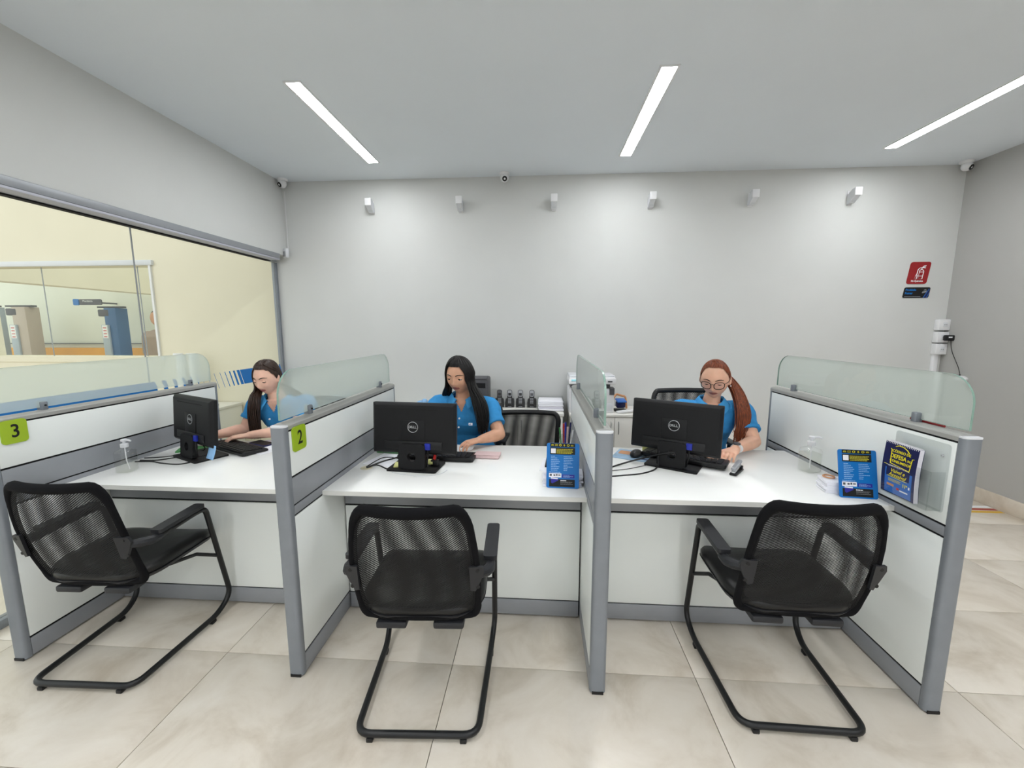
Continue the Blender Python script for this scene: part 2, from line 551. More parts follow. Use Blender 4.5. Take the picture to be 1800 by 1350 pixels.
def rrect(w, h, r, n=5, cx=0.0, cy=0.0, corners=(1, 1, 1, 1)):
    """rounded rectangle outline, CCW from bottom-right; corners: br, tr, tl, bl"""
    o = []
    for k, (sx, sy, a0) in enumerate(((1, -1, -PI / 2), (1, 1, 0), (-1, 1, PI / 2), (-1, -1, PI))):
        rr = r * corners[k]
        if rr <= 1e-6:
            o.append((cx + sx * w / 2, cy + sy * h / 2)); continue
        for i in range(n + 1):
            a = a0 + PI / 2 * i / n
            o.append((cx + sx * (w / 2 - rr) + rr * math.cos(a), cy + sy * (h / 2 - rr) + rr * math.sin(a)))
    return o

# ------------------------------------------------------------------ room
YB, ZC, XR, XL, XG = 2.635, 2.927, 4.822, -1.539, -1.66
YF = -6.0
S = lambda o: tag(o, kind='structure')

fl = S(MB().bx(XG, XR, YF, YB, -0.06, -0.0065).build('floor', M['tilegrout']))
TX, TY, OX, OY = 1.0535, 0.527, -0.395, 0.115
tile_me = None
for i in range(-2, 6):
    for j in range(-12, 6):
        x0, x1 = max(OX + i * TX, XG) + .0014, min(OX + (i + 1) * TX, XR) - .0014
        y0, y1 = max(OY + j * TY, YF) + .0014, min(OY + (j + 1) * TY, YB) - .0014
        if x1 - x0 < .05 or y1 - y0 < .05: continue
        full = (x1 - x0 > TX - .01) and (y1 - y0 > TY - .01)
        if full and tile_me is None:
            tile_me = MB().bx(-TX / 2 + .0014, TX / 2 - .0014, -TY / 2 + .0014, TY / 2 - .0014, -0.0065, 0, bev=.0012).mesh('tile', M['tile'])
        if full:
            o = bpy.data.objects.new('tile', tile_me); C.objects.link(o); o.parent = fl
            o.location = (OX + (i + .5) * TX, OY + (j + .5) * TY, 0)
        else:
            o = MB().bx(x0, x1, y0, y1, -0.0065, 0, bev=.0012).build('tile', M['tile'], fl)

S(MB().bx(XL - .3, XR + .1, YF - .1, YB + .1, ZC, ZC + .15).build('ceiling', M['ceil']))
S(MB().bx(XG, XR + .1, YB, YB + .15, 0, ZC).build('wall_back', M['wall']))
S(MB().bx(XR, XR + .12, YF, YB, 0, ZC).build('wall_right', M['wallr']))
ml = MB(); ml.bx(XL - .25, XL, YF, YB, 2.214, ZC); ml.bx(XG - .1, XL, YF, -2.2, 0, 2.214)
S(ml.build('wall_left', M['wall']))
mf = MB(); mf.bx(XL, -0.9, YF - .12, YF, 0, ZC); mf.bx(4.3, XR, YF - .12, YF, 0, ZC); mf.bx(-0.9, 4.3, YF - .12, YF, 2.6, ZC)
S(mf.build('wall_front', M['wall']))
S(MB().bx(XR - .012, XR, YF, YB, 0, .125, bev=.002).build('baseboard_right', M['tile']))
S(MB().bx(XG, XR - .012, YB - .012, YB, 0, .125, bev=.002).build('baseboard_back', M['tile']))

# header over the glass wall: fascia and lighter lower lip
hd = MB(); hd.bx(XL - .02, XL + .012, -2.2, 2.505, 2.168, 2.216, bev=.004)
hd = S(hd.build('trim_1', M['rail']))
hl = MB().bx(XG + .03, XL + .008, -2.2, 2.505, 2.154, 2.168, bev=.002).build('lip', M['lip'], hd)
MB().bx(XG - .01, XG + .03, -2.2, 2.505, 2.146, 2.160).build('shadow_gap', M['seam'], hd)
# glass wall
win = S(MB().bx(XG - .03, XG + .03, -2.2, YB, 0, .045, bev=.004).build('window_1', M['alu']))
MB().bx(XG - .03, XG + .012, 2.60, YB, .045, 2.15, bev=.003).build('frame', M['alu'], win)
MB().bx(XG - .03, XG + .03, -2.2, 2.6, 2.150, 2.205, bev=.003).build('frame', M['rail'], win)
jy = [-2.2, -0.9, 0.12, 1.126, 2.60]
for a, b in zip(jy, jy[1:]):
    MB().bx(XG - .005, XG + .005, a + .0025, b - .0025, .045, 2.15).build('pane', M['glass'], win)
    MB().bx(XG - .004, XG + .004, b - .0025, b + .0025, .045, 2.15).build('joint_seal', M['rail'], win)
# blue stripe print on the glass
st = MB()
def stripe(y0, y1, z0=0.985, z1=1.118, sl=0.045):
    st.add([(XG + .006, y0 + sl, z0), (XG + .006, y1 + sl, z0), (XG + .006, y1, z1), (XG + .006, y0, z1)], [(0, 1, 2, 3)])
for k, (a, wd) in enumerate(((1.62, .004), (1.69, .004), (1.752, .005), (1.806, .008), (1.856, .014), (1.902, .022), (1.947, .034))):
    stripe(a, a + wd)
stripe(1.987, 2.50); stripe(2.507, 2.53); stripe(2.54, 2.56)
for k in range(6): stripe(1.56 - .05 * k - .004 * k * k, 1.56 - .05 * k - .004 * k * k + .004 + .006 * k)
stripe(-1.5, 1.16)
st.build('blue_stripe_print', M['blue'], win, smooth=0)

# outside: corridor, cream far wall with a window, workshop behind
WY = 2.8
S(MB().bx(-14, XG, -9, 9, -.06, 0).build('floor_corridor', M['tile']))
S(MB().bx(-9, 14, -22, YF, -.06, -.001).build('unseen_pavement', M['asphalt']))  # unseen ground outside the open front, put in to bounce daylight
wx0, wx1, wz0, wz1 = -5.3, -3.19, 1.14, 2.165
fw = MB()
fw.bx(wx1, XG, WY, WY + .16, 0, 4.2); fw.bx(-9, wx0, WY, WY + .16, 0, 4.2)
fw.bx(wx0, wx1, WY, WY + .16, 0, wz0); fw.bx(wx0, wx1, WY, WY + .16, wz1, 4.2)
S(fw.build('wall_corridor', M['cream']))
w2 = MB(); w2.bx(wx0, wx1 + .04, WY - .03, WY + .02, wz1, wz1 + .055, bev=.006)
w2 = S(w2.build('window_2', M['whiteband']))
MB().bx(wx1 - .012, wx1 + .012, WY - .02, WY + .1, wz0, wz1).build('frame', M['sock'], w2)
MB().bx(wx0, wx1, WY - .01, WY + .16, wz0 - .03, wz0 + .035).build('sill', M['cream'], w2)
for a, b in ((wx0, -4.55), (-4.55, -3.40), (-3.40, wx1 - .012)):
    MB().bx(a + .003, b - .003, WY + .05, WY + .058, wz0 + .035, wz1).build('pane', M['glass'], w2)
    MB().bx(b - .003, b + .003, WY + .05, WY + .058, wz0 + .035, wz1).build('joint_seal', M['rail'], w2)
S(MB().bx(-14, -3, 7.0, 7.15, 0, 4.5).build('wall_workshop', M['pale']))
S(MB().bx(-7.3, -7.0, 3.2, 7.0, 2.195, 3.6).build('beam', M['cream']))
S(MB().bx(-14, -3, 6.96, 7.0, .86, 1.06).build('trim_2', M['orange']))
S(MB().bx(-14, -3, 6.95, 7.0, 1.15, 1.165).build('trim_3', M['greycase']))
# lifts
def lift(x, y, wd, top, m, label):
    t = thing('vehicle_lift', label, 'vehicle lift', (x, y, 0), 0, 'vehicle lift columns in the workshop')
    MB().box((0, 0, top / 2), (wd, .25, top), bev=.01).build('column', M[m], t)
    MB().box((0, 0, .012), (wd + .2, .5, .024)).build('base_plate', M['greycase'], t)
    MB().box((-wd * .55, -.02, top - .10), (.24, .22, .14), bev=.02).build('motor', M['greycase'], t)
    MB().box((-wd * .3, 0, top + .02), (wd + .28, .10, .03)).build('top_plate', M['black'], t)
    MB().box((-wd * .42, -.14, 1.25), (.15, .04, .62), bev=.006).build('carriage', M['liftgrey'], t)
    MB().box((-wd * .42, -.163, 1.42), (.11, .004, .26)).build('warning_plate', M['inkw'], t)
    for k in range(4): MB().box((-wd * .42, -.166, 1.50 - k * .06), (.07, .002, .016)).build('warning_mark', M['brightred'], t)
    return t
lift(-7.70, 6.5, .26, 1.90, 'liftblue', 'blue vehicle lift column behind the glass, beside the wall sign')
lift(-9.45, 6.3, .30, 1.92, 'brownlift', 'grey brown vehicle lift column with a wide beam on top')
lift(-10.25, 6.3, .34, 1.92, 'liftgrey', 'pale grey vehicle lift column at the far edge of the glass')
t = thing('wall_sign', 'small hanging black and blue workshop sign beside the lift column', 'sign', (-8.2, 6.4, 2.02))
MB().prism(rrect(.48, .115, .03, 4, .08, 0, (1, 1, 0, 0)), (0, 0, 0), (1, 0, 0), (0, 0, 1), (0, .02, 0)).build('board', M['greycase'], t)
MB().prism(rrect(.12, .125, .02, 4, -.24, 0), (0, -.003, 0), (1, 0, 0), (0, 0, 1), (0, .02, 0)).build('blue_badge', M['blue'], t)
text('lettering', 'Mecânica', .06, M['inkw'], t, frame((.02, -.002, .02), (1, 0, 0), (0, 0, 1)))
MB().box((0, .3, 0), (.03, .6, .03)).build('bracket', M['greycase'], t)
# white cabinet outside the glass
t = thing('storage_cabinet', 'low white storage cabinet seen through the glass wall', 'cabinet', (-2.62, 2.35, 0))
MB().bx(-.35, .345, -.44, .43, .06, .645, bev=.003).build('body', M['cabinet'], t)
MB().bx(-.36, .355, -.45, .435, .645, .672, bev=.003).build('top', M['cabinet'], t)
MB().bx(-.34, .33, -.42, .42, 0, .06).build('plinth', M['greycase'], t)
for x, lb in ((-2.835, 'white canister on the cabinet beyond the glass, the one further from the laptop'), (-2.69, 'white canister on the cabinet beyond the glass, the one nearer the laptop')):
    t = thing('canister', lb, 'canister', (x, 2.64, .672), 0, 'white canisters beyond the glass')
    MB().lathe([(0, 0), (.05, 0), (.052, .01), (.052, .45), (.040, .48), (0, .48)], 20).build('body', M['cabinet'], t)
    MB().lathe([(0, .48), (.044, .48), (.044, .545), (.040, .55), (0, .55)], 20).build('lid', M['sock'], t)
t = MB().bx(-2.55, -2.35, 2.18, 2.55, .672, .70, bev=.008).build('laptop', M['greycase'])
tag(t, 'closed dark grey laptop lying on the white cabinet beyond the glass', 'laptop')

# ------------------------------------------------------------------ ceiling lights
def ceiling_light(x, y, label):
    t = thing('ceiling_light', label, 'ceiling light', (x, y, ZC), 0, 'ceiling light strips')
    d = MB().bx(-.043, .043, -.592, .592, -.004, 0.0).build('diffuser', M['led'], t)
    fr = MB()
    for s in (-1, 1):
        fr.bx(s * .049 - .006, s * .049 + .006, -.604, .604, -.006, 0)
        fr.bx(-.043, .043, s * .598 - .006, s * .598 + .006, -.006, 0)
    fr.build('trim_ring', M['sock'], t)
    return t
NM = {0: 'recessed linear ceiling light above the first desk, by the glass wall', 1: 'recessed linear ceiling light above the middle divider', 2: 'recessed linear ceiling light above the right divider, cut by the frame'}
for k, x in enumerate((-.432, 1.742, 3.842)):
    ceiling_light(x, 1.628, NM[k])
for x, a in ((-.432, 'near the glass wall side'), (1.742, 'over the middle'), (3.842, 'near the right wall')):
    for y, b in ((-.9, 'second'), (-2.9, 'third'), (-4.9, 'fourth')):  # rows out of view, one added to flatten the light on the wall
        ceiling_light(x, y, 'unseen recessed linear ceiling light of the %s row, %s' % (b, a))

# ------------------------------------------------------------------ partitions
H, TH, YP, LEN = 1.10, .0653, .032, 1.246
def partition(x, label, sides, thin=False):
    """sides: the faces (-1 left, +1 right) that carry panels"""
    t = thing('partition', label, 'partition', (x, 0, 0), 0, 'desk partitions')
    h = TH / 2
    MB().bx(-h + .006, h - .006, YP, LEN - .02, .02, H - .012).build('core', M['seam'], t)
    # post with rounded front
    se = lambda q, e: math.copysign(abs(q) ** e, q)
    pl = [(-h, YP), (h, YP)] + [(h * se(math.cos(a), .5), YP - .004 - .022 * se(math.sin(a), .8)) for a in [PI * i / 20 for i in range(21)]]
    MB().prism(pl, (0, 0, .005), (1, 0, 0), (0, 1, 0), (0, 0, H - .009)).build('post', M['alu'], t, smooth=30)
    pl2 = [(-h, YP), (h, YP)] + [(h * se(math.cos(a), .5), YP - .004 - .023 * se(math.sin(a), .8)) for a in [PI * i / 20 for i in range(21)]]
    MB().prism(pl2, (0, 0, H - .004), (1, 0, 0), (0, 1, 0), (0, 0, .006)).build('post_cap', M['whiteband'], t, smooth=30)
    MB().bx(-h * .7, h * .7, .004, YP, 0, .012).build('foot', M['black'], t)
    MB().bx(-h * .7, h * .7, LEN - .06, LEN - .02, 0, .012).build('foot', M['black'], t)
    # cap with shallow crown
    cp = []
    for i in range(9):
        a = PI * i / 8
        cp.append((h * math.cos(a), .004 + .011 * math.sin(a)))
    cp = [(h, -.012)] + cp + [(-h, -.012)]
    MB().prism(cp, (0, YP, H - .006), (1, 0, 0), (0, 0, 1), (0, LEN - YP, 0)).build('top_cap', M['cap'], t, smooth=30)
    MB().bx(-h, h, LEN - .018, LEN, .01, H - .014, bev=.003).build('rear_post', M['alu'], t)
    y0, y1 = YP + .002, LEN - .02
    for s in sides:
        def pan(name, z0, z1, m, d=0.0):
            a, b = sorted((s * (h - .006), s * (h + d)))
            MB().bx(a, b, y0, y1, z0, z1, bev=.0015).build(name, M[m], t)
        if thin:
            pan('upper_panel', .763, H - .026, 'white')
            pan('rail', .718, .754, 'rail')
            pan('lower_panel', .101, .709, 'white')
        else:
            pan('upper_panel', .889, H - .026, 'white')
            pan('cable_panel', .768, .880, 'rail')
            pan('rail', .724, .761, 'rail')
            pan('lower_panel', .101, .715, 'white')
        pan('base_panel', .008, .091, 'rail')
    # frosted screen on clamps
    y0, y1, z0, z1, rr, n = .030, 1.232, 1.121, 1.318, .105, 10
    ol = [(y0, z0), (y1, z0)]
    ol += [(y1 - rr + rr * math.cos(a), z1 - rr + rr * math.sin(a)) for a in [PI / 2 * i / n for i in range(n + 1)]]
    ol += [(y0 + rr - rr * math.sin(a), z1 - rr + rr * math.cos(a)) for a in [PI / 2 * i / n for i in range(n + 1)]]
    gs = MB().prism(ol, (-.004, 0, 0), (0, 1, 0), (0, 0, 1), (.008, 0, 0))
    gs.m = [2, 0] + [1] * (len(gs.f) - 2)
    gs.build('glass_screen', [M['frost'], M['glassedge'], M['acrylic']], t, smooth=30)
    for y in (.238, 1.055):
        c = MB().box((0, y, H + .026), (.030, .026, .042), bev=.004).build('clamp', M["alu"], t)
        MB().lathe([(0, 0), (.004, 0), (.004, .004), (0, .004)], 10, 0, (.0, 0, 0), axis=(1, 0, 0)).build('screw', M['seam'], c, mw=Matrix.Translation((.0155, y, H + .03)))
    return t
XA, XB_, XC, XD = -1.2978, 0.0, 1.283, 2.5724
partition(XA, 'white and grey partition with frosted screen carrying the number 3 plate', (-1, 1))
partition(XB_, 'white and grey partition with frosted screen carrying the number 2 plate', (-1, 1))
partition(XC, 'white and grey partition with frosted screen between the middle and right desks', (-1, 1))
partition(XD, 'white and grey end partition with frosted screen and a clear brochure holder on it', (-1, 1), True)

# number plates
def plate(x, yc, zc, s, label):
    t = thing('number_plate', label, 'number plate', (x, yc, zc), 0, 'lime number plates')
    MB().prism(rrect(.094, .104, .016), (.0, 0, 0), (0, 1, 0), (0, 0, 1), (.005, 0, 0)).build('plate', M['green'], t)
    text('number', s, .082, M['ink'], t, frame((.0052, 0.003, 0), (0, 1, 0), (0, 0, 1)), .0003, .85, bold=.0012)
plate(TH / 2 + .0006, .096, 1.035, '2', 'lime green plate with a black number two')
plate(XA + TH / 2 + .0006, .096, 1.040, '3', 'lime green plate with a black number three')

# ------------------------------------------------------------------ desks
ZD = .74
def desk(xa, xb, label):
    x0, x1 = xa + TH / 2 + .0008, xb - TH / 2 - .0008
    t = thing('desk', label, 'desk', ((x0 + x1) / 2, .65, 0), 0, 'desks between the partitions')
    hw = (x1 - x0) / 2
    tp = MB().bx(-hw, hw, .25 - .65, 1.042 - .65, ZD - .0218, ZD, bev=.0015)
    tp.build('tabletop', M['desk'], t)
    MB().bx(-hw, hw, .2475 - .65, .2502 - .65, ZD - .0216, ZD - .0004).build('edge_band', M['dedge'], t)
    y = .446 - .65
    MB().bx(-hw + .002, hw - .002, y + .008, y + .045, .012, .715).build('panel_core', M['seam'], t)
    MB().bx(-hw + .006, hw - .006, y, y + .009, .590, .716, bev=.001).build('front_rail', M['rail'], t)
    MB().bx(-hw + .006, hw - .006, y, y + .009, .100, .580, bev=.001).build('front_panel', M['white'], t)
    MB().bx(-hw + .006, hw - .006, y, y + .009, .010, .093, bev=.001).build('front_base', M['rail'], t)
    for s in (-1, 1):
        MB().bx(s * (hw - .1) - .02, s * (hw - .1) + .02, y + .02, y + .04, 0, .014).build('foot', M['black'], t)
        MB().bx(min(s * (hw - .02), s * hw), max(s * (hw - .02), s * hw), y + .1, .3, .66, ZD - .0218).build('bracket', M['rail'], t)
    return t
desk(XA, XB_, 'white desk with a grey front rail in the first bay')
desk(XB_, XC, 'white desk with a grey front rail in the middle bay')
desk(XC, XD, 'white desk with a grey front rail in the right bay')

# ------------------------------------------------------------------ visitor chairs
def chair_surface(u, v):
    """back rest surface, u across -1..1, v 0 bottom .. 1 top (local metres)"""
    wv = .222 + .010 * math.sin(PI * v) - .030 * v ** 3
    z = .412 + .478 * v - .014 * (1 - u * u) * max(0, v - .5) * 2 * .4
    y = -.112 - .112 * v - .018 * math.sin(PI * v) - .034 * (1 - u * u) * (.7 + .3 * v)
    return V((u * wv, y, z))
def back_outline(n=60, k=.0):
    """closed outline of the back in (u, v), rounded corners"""
    o = []
    for (a, b) in rrect(2.0 - k, 1.0 - k * .5, .20, 6, 0, .5, (.5, 1, .9, .5)):
        o.append((a, b))
    # more points along the straight runs
    P = []
    for i in range(len(o)):
        a = o[i]; b = o[(i + 1) % len(o)]
        d = math.hypot(a[0] - b[0], a[1] - b[1]); m = max(1, int(d / .12))
        for j in range(m):
            P.append((a[0] + (b[0] - a[0]) * j / m, a[1] + (b[1] - a[1]) * j / m))
    return P

def visitor_chair(x, y, rz, label):
    t = thing('visitor_chair', label, 'chair', (x, y, 0), rz, 'black mesh visitor chairs')
    r = .0125
    # cantilever frame: one bent tube
    zf = .024
    L = []
    def side(s):
        return [(s * .255, .262, zf + .02), (s * .256, .300, .22), (s * .262, .215, .618)]
    fr = [( -.262, -.09, .602), (-.263, .10, .616), (-.262, .165, .614), (-.2555, .280, .085), (-.245, .200, zf), (-.222, -.24, zf),
          (.222, -.24, zf), (.245, .200, zf), (.2555, .280, .085), (.262, .165, .614), (.263, .10, .616), (.262, -.09, .602)]
    MB().tube(fillet(fr, .055, 6), r, 12).build('frame', M['tube'], t)
    for s in (-1, 1):
        MB().tube([(s * .2585, .226, .33), (s * .215, .14, .385), (s * .15, -.02, .402)], .009, 8).build('seat_support', M['tube'], t)
        for yy, xx in ((-.24, .17), (.16, .243)):
            MB().bx(s * xx - .012, s * xx + .012, yy - .014, yy + .014, 0, .016, bev=.003).build('foot', M['black'], t)
        # arm pad
        ap = MB()
        ap.prism(rrect(.052, .245, .012, 4), (s * .262, .018, .628), (1, 0, 0), (0, 1, .04), (0, 0, .016))
        ap.build('arm_pad', M['armpad'], t, smooth=30)
        # bracket from the arm to the back
        b = MB()
        b.tube([(s * .264, -.085, .604), (s * .263, -.125, .606), (s * .252, -.155, .612), (s * .230, -.178, .616)], [.017, .020, .020, .016], 10)
        p0 = V((s * .222, -.190, .622))
        b.prism([(-.026, .040), (.022, .034), (.028, .012), (.012, -.028), (-.006, -.066), (-.024, -.06)] if s > 0 else [(.026, .040), (.024, -.06), (.006, -.066), (-.012, -.028), (-.028, .012), (-.022, .034)],
                p0, V((1, s * .25, 0)).normalized(), (0, -.18, 1), (0, -.012, 0))
        b = b.build('arm_bracket', M['armpad'], t, smooth=35)
        for dz in (.022, -.048):
            MB().lathe([(0, 0), (.008, 0), (.007, .004), (0, .004)], 10, 0, (s * .224, -.201 - dz * .18 + .002, .622 + dz), axis=(0, -1, 0)).build('screw', M['black'], b)
    # seat: pad and shell
    def seat_ring(k, z, grow=0.0):
        o = []
        for (a, b) in rrect(.475 * k + grow, .445 * k + grow, .115 * k, 7, 0, .068):
            zz = z - .030 * max(0, (b - .17) / .12) ** 2 * (b > .17) - .028 * max(0, (-.04 - b) / .13) ** 2 * 0
            o.append(V((a, b, zz + .018 * (a / .235) ** 2)))
        return o
    pd = MB(); pd.rings([seat_ring(.93, .418), seat_ring(1.0, .428), seat_ring(1.0, .447), seat_ring(.96, .462), seat_ring(.80, .468), seat_ring(.45, .466), seat_ring(.1, .465)])
    pd.build('seat', M['leather'], t, smooth=60)
    sh = MB(); sh.rings([seat_ring(.55, .384), seat_ring(.80, .390), seat_ring(.97, .408), seat_ring(1.0, .424, .004), seat_ring(.98, .426)])
    sh.build('seat_shell', M['armpad'], t, smooth=50)
    for s in (-1, 1):
        MB().bx(min(s * .05, s * .165), max(s * .05, s * .165), -.152, -.07, .372, .400, bev=.008).build('back_mount', M['armpad'], t)
    # back: padded rim and two layers of mesh
    P = back_outline()
    def S2(a, b, off=0.0):
        p = chair_surface(a, b); p.y += off
        return p
    rim = MB()
    rad = []
    for (a, b) in P:
        rad.append(.0125 + .008 * max(0, (b - .80) / .2) + .006 * max(0, (.12 - b) / .12))
    rim.tube([S2(a * .965, .02 + b * .965) for a, b in P], rad, 10, closed=True)
    rim.build('back_rim', M['fabric'], t, smooth=60)
    # flat band of fabric inside the rim (a wide hem at the top and bottom)
    def hem(w, off):
        m = MB()
        n = len(P)
        vs = []
        for (a, b) in P:
            vs.append(S2(a * .97, .015 + b * .97, off))
        for (a, b) in P:
            kx = 1 - w[0]; 
            bb = w[1] + b * (1 - w[1] - w[2])
            vs.append(S2(a * kx, bb, off))
        m.add(vs, [(i, (i + 1) % n, n + (i + 1) % n, n + i) for i in range(n)])
        return m
    hem((.12, .11, .065), .004).build('hem', M['fabric'], t, smooth=60)
    for nm, off, mm in (('mesh_outer', -.006, 'mesh_a'), ('mesh_inner', .014, 'mesh_b')):
        g = MB()
        g.grid(lambda u, v: S2((u * 2 - 1) * .93, .04 + v * .92, off + (.010 * math.sin(PI * u) * math.sin(PI * v) if off > 0 else 0)), 16, 14, uvscale=(.43, .41))
        g.build(nm, M[mm], t, smooth=60)
    return t
visitor_chair(-.855, .126, math.radians(1.5), 'black mesh cantilever chair at the first desk, beside the number 3 plate')
visitor_chair(.588, .012, math.radians(3.0), 'black mesh cantilever chair in front of the middle desk')
visitor_chair(2.020, .127, math.radians(-1.0), 'black mesh cantilever chair at the right desk, before the blue board')

# ------------------------------------------------------------------ staff office chairs
def office_chair(x, y, rz, label, top=.90, arms=True):
    t = thing('office_chair', label, 'chair', (x, y, 0), rz, 'staff office chairs')
    def Sf(a, b, off=0.0):      # faces -Y
        return V((a * (.24 - .02 * (1 - b)), .20 + .03 * b - .05 * a * a + off, .55 + (top - .55) * b))
    P = back_outline()
    MB().tube([Sf(a * .97, .02 + b * .96) for a, b in P], .019, 10, closed=True).build('back_rim', M['black'], t, smooth=60)
    g = MB(); g.grid(lambda u, v: Sf((u * 2 - 1) * .95, .03 + v * .94), 12, 10, uvscale=(.46, .34)); g.build('mesh_back', M['mesh_a'], t, smooth=60)
    g = MB(); g.grid(lambda u, v: Sf((u * 2 - 1) * .95, .03 + v * .94, .014), 12, 10, uvscale=(.46, .34)); g.build('mesh_back', M['mesh_b'], t, smooth=60)
    MB().tube([(0, .24, .56), (0, .25, .46), (0, .1, .42)], .022, 8).build('spine', M['black'], t)
    rg = lambda k, z: [V((a, b - .01, z)) for a, b in rrect(.48 * k, .47 * k, .1 * k, 6)]
    MB().rings([rg(.9, .43), rg(1, .44), rg(1, .475), rg(.93, .49), rg(.3, .492)]).build('seat', M['fabric'], t, smooth=50)
    MB().lathe([(.03, .10), (.03, .28), (.022, .28), (.022, .43)], 12).build('gas_lift', M['black'], t)
    for k in range(5):
        a = 2 * PI * k / 5 + .3
        l = MB().tube([(0, 0, .115), (.16 * math.cos(a), .16 * math.sin(a), .10), (.29 * math.cos(a), .29 * math.sin(a), .07)], [.028, .022, .016], 8).build('base_arm', M['black'], t)
        MB().tube([(.29 * math.cos(a) - .014, .29 * math.sin(a), .03), (.29 * math.cos(a) + .014, .29 * math.sin(a), .03)], .03, 12).build('caster', M['black'], l)
    for s in (-1, 1) if arms else ():
        MB().tube(fillet([(s * .2, .05, .44), (s * .28, .05, .46), (s * .28, .03, .66)], .04), .013, 8).build('arm_post', M['black'], t)
        MB().box((s * .28, -.01, .672), (.07, .24, .026), bev=.01).build('arm_pad', M['armpad'], t)
    return t

# ------------------------------------------------------------------ monitors and keyboards
def monitor(x, y, rz, label, tilt=4):
    t = thing('monitor', label, 'monitor', (x, y, ZD + .0005), rz, 'black flat monitors on the desks')
    W_, H_ = .462, .272
    b = MB().prism(rrect(.272, .178, .012), (0, .015, 0), (1, 0, 0), (0, 1, 0), (0, 0, .009)).build('base', M['blackmatte'], t, smooth=30)
    # neck: tilted plate with a round cable hole
    R = Matrix.Rotation(math.radians(-5), 3, 'X')
    n = 28
    hw, z0, z1, hc, hr = .073, 0.0, .135, .066, .024
    vs = []; fs = []
    for yy in (-.013, .013):
        for k in range(n):
            a = 2 * PI * k / n
            ca, sa = math.cos(a), math.sin(a)
            vs.append(V((hr * ca, yy, hc + hr * sa)))
        for k in range(n):
            a = 2 * PI * k / n
            ca, sa = math.cos(a), math.sin(a)
            tx = hw / abs(ca) if abs(ca) > 1e-6 else 1e9
            tz = ((z1 - hc) if sa > 0 else (hc - z0)) / abs(sa) if abs(sa) > 1e-6 else 1e9
            q = min(tx, tz)
            vs.append(V((q * ca, yy, hc + q * sa)))
    for s_, o in ((0, 0), (1, 2 * n)):
        for k in range(n):
            k2 = (k + 1) % n
            fs.append((o + k, o + k2, o + n + k2, o + n + k))
    for k in range(n):
        k2 = (k + 1) % n
        fs.append((k, k2, 2 * n + k2, 2 * n + k))
        fs.append((n + k, n + k2, 3 * n + k2, 3 * n + k))
    MB().add([V((0, -.045, .009)) + R @ p for p in vs], fs).build('neck', M['blackmatte'], t, smooth=30)
    # screen body: back shell with a thicker centre, front panel
    zc = .2195
    Rt = Matrix.Rotation(math.radians(-tilt), 3, 'X')
    T = Matrix.Translation((0, .005, zc)) @ Rt.to_4x4()
    def rg(w_, h_, y_, dz=0, r_=.006): return [V((a, y_, b + dz)) for a, b in rrect(w_, h_, r_, 3)]
    bk = MB().rings([rg(W_, H_, .012), rg(W_, H_, -.006), rg(W_ - .006, H_ - .006, -.012), rg(W_ - .03, H_ - .03, -.022), rg(W_ - .05, H_ - .05, -.0235)])
    bk.build('back_shell', M['blackmatte'], t, smooth=25, mw=T)
    # lower recess with the ports
    rec = MB().bx(-.16, .16, -.029, -.0236, -H_ / 2 + .026, -.068, bev=.002).build('port_recess', M['black'], t, mw=T)
    MB().bx(-.064, .064, -.0262, -.0235, -.088, .044, bev=.001).build('vesa_plate', M['blackmatte'], t, mw=T)
    MB().bx(-.16, .14, -.0241, -.022, .098, .103).build('top_slot', M['seam'], t, mw=T)
    lg = MB()
    ring = [V((.0275 * math.cos(2 * PI * k / 40), -.0272, .0275 * math.sin(2 * PI * k / 40) - .004)) for k in range(40)]
    lg.tube(ring, .0016, 6, closed=True)
    lg.build('logo_ring', M['steel'], t, mw=T @ Matrix.Translation((0, 0, .012)))
    FM = T @ frame((0, -.0268, .008), (1, 0, 0), (0, 0, 1))
    for ch, px, rot in (('D', -.0165, 0), ('E', -.0048, 28), ('L', .0062, 0), ('L', .0155, 0)):
        text('logo_letter', ch, .0185, M['steel'], t, FM @ Matrix.Translation((px, 0, 0)) @ Matrix.Rotation(math.radians(rot), 4, 'Z'), .0003, 1.0, bold=.0006)
    MB().bx(-W_ / 2 + .008, W_ / 2 - .008, .0118, .0124, -H_ / 2 + .018, H_ / 2 - .008).build('screen', M['black'], t, mw=T)
    # blue video plug and black power plug under the recess
    p = MB().bx(.070, .100, -.043, -.029, -.108, -.074, bev=.003); p.build('video_plug', M['darkblueplastic'], t, mw=T)
    MB().tube([T @ V((.085, -.036, -.105)), T @ V((.085, -.034, -.15)), V((.075, -.03, .02)), V((.05, .03, .012))], .0035, 6).build('video_cable', M['black'], t)
    return t
monitor(-.960, .690, math.radians(-26), 'black flat monitor turned towards the glass wall on the first desk')
monitor(.372, .585, math.radians(-5), 'black flat monitor on the middle desk, facing the black haired woman')
monitor(1.765, .705, math.radians(-31), 'black flat monitor turned on the right desk before the red haired woman')

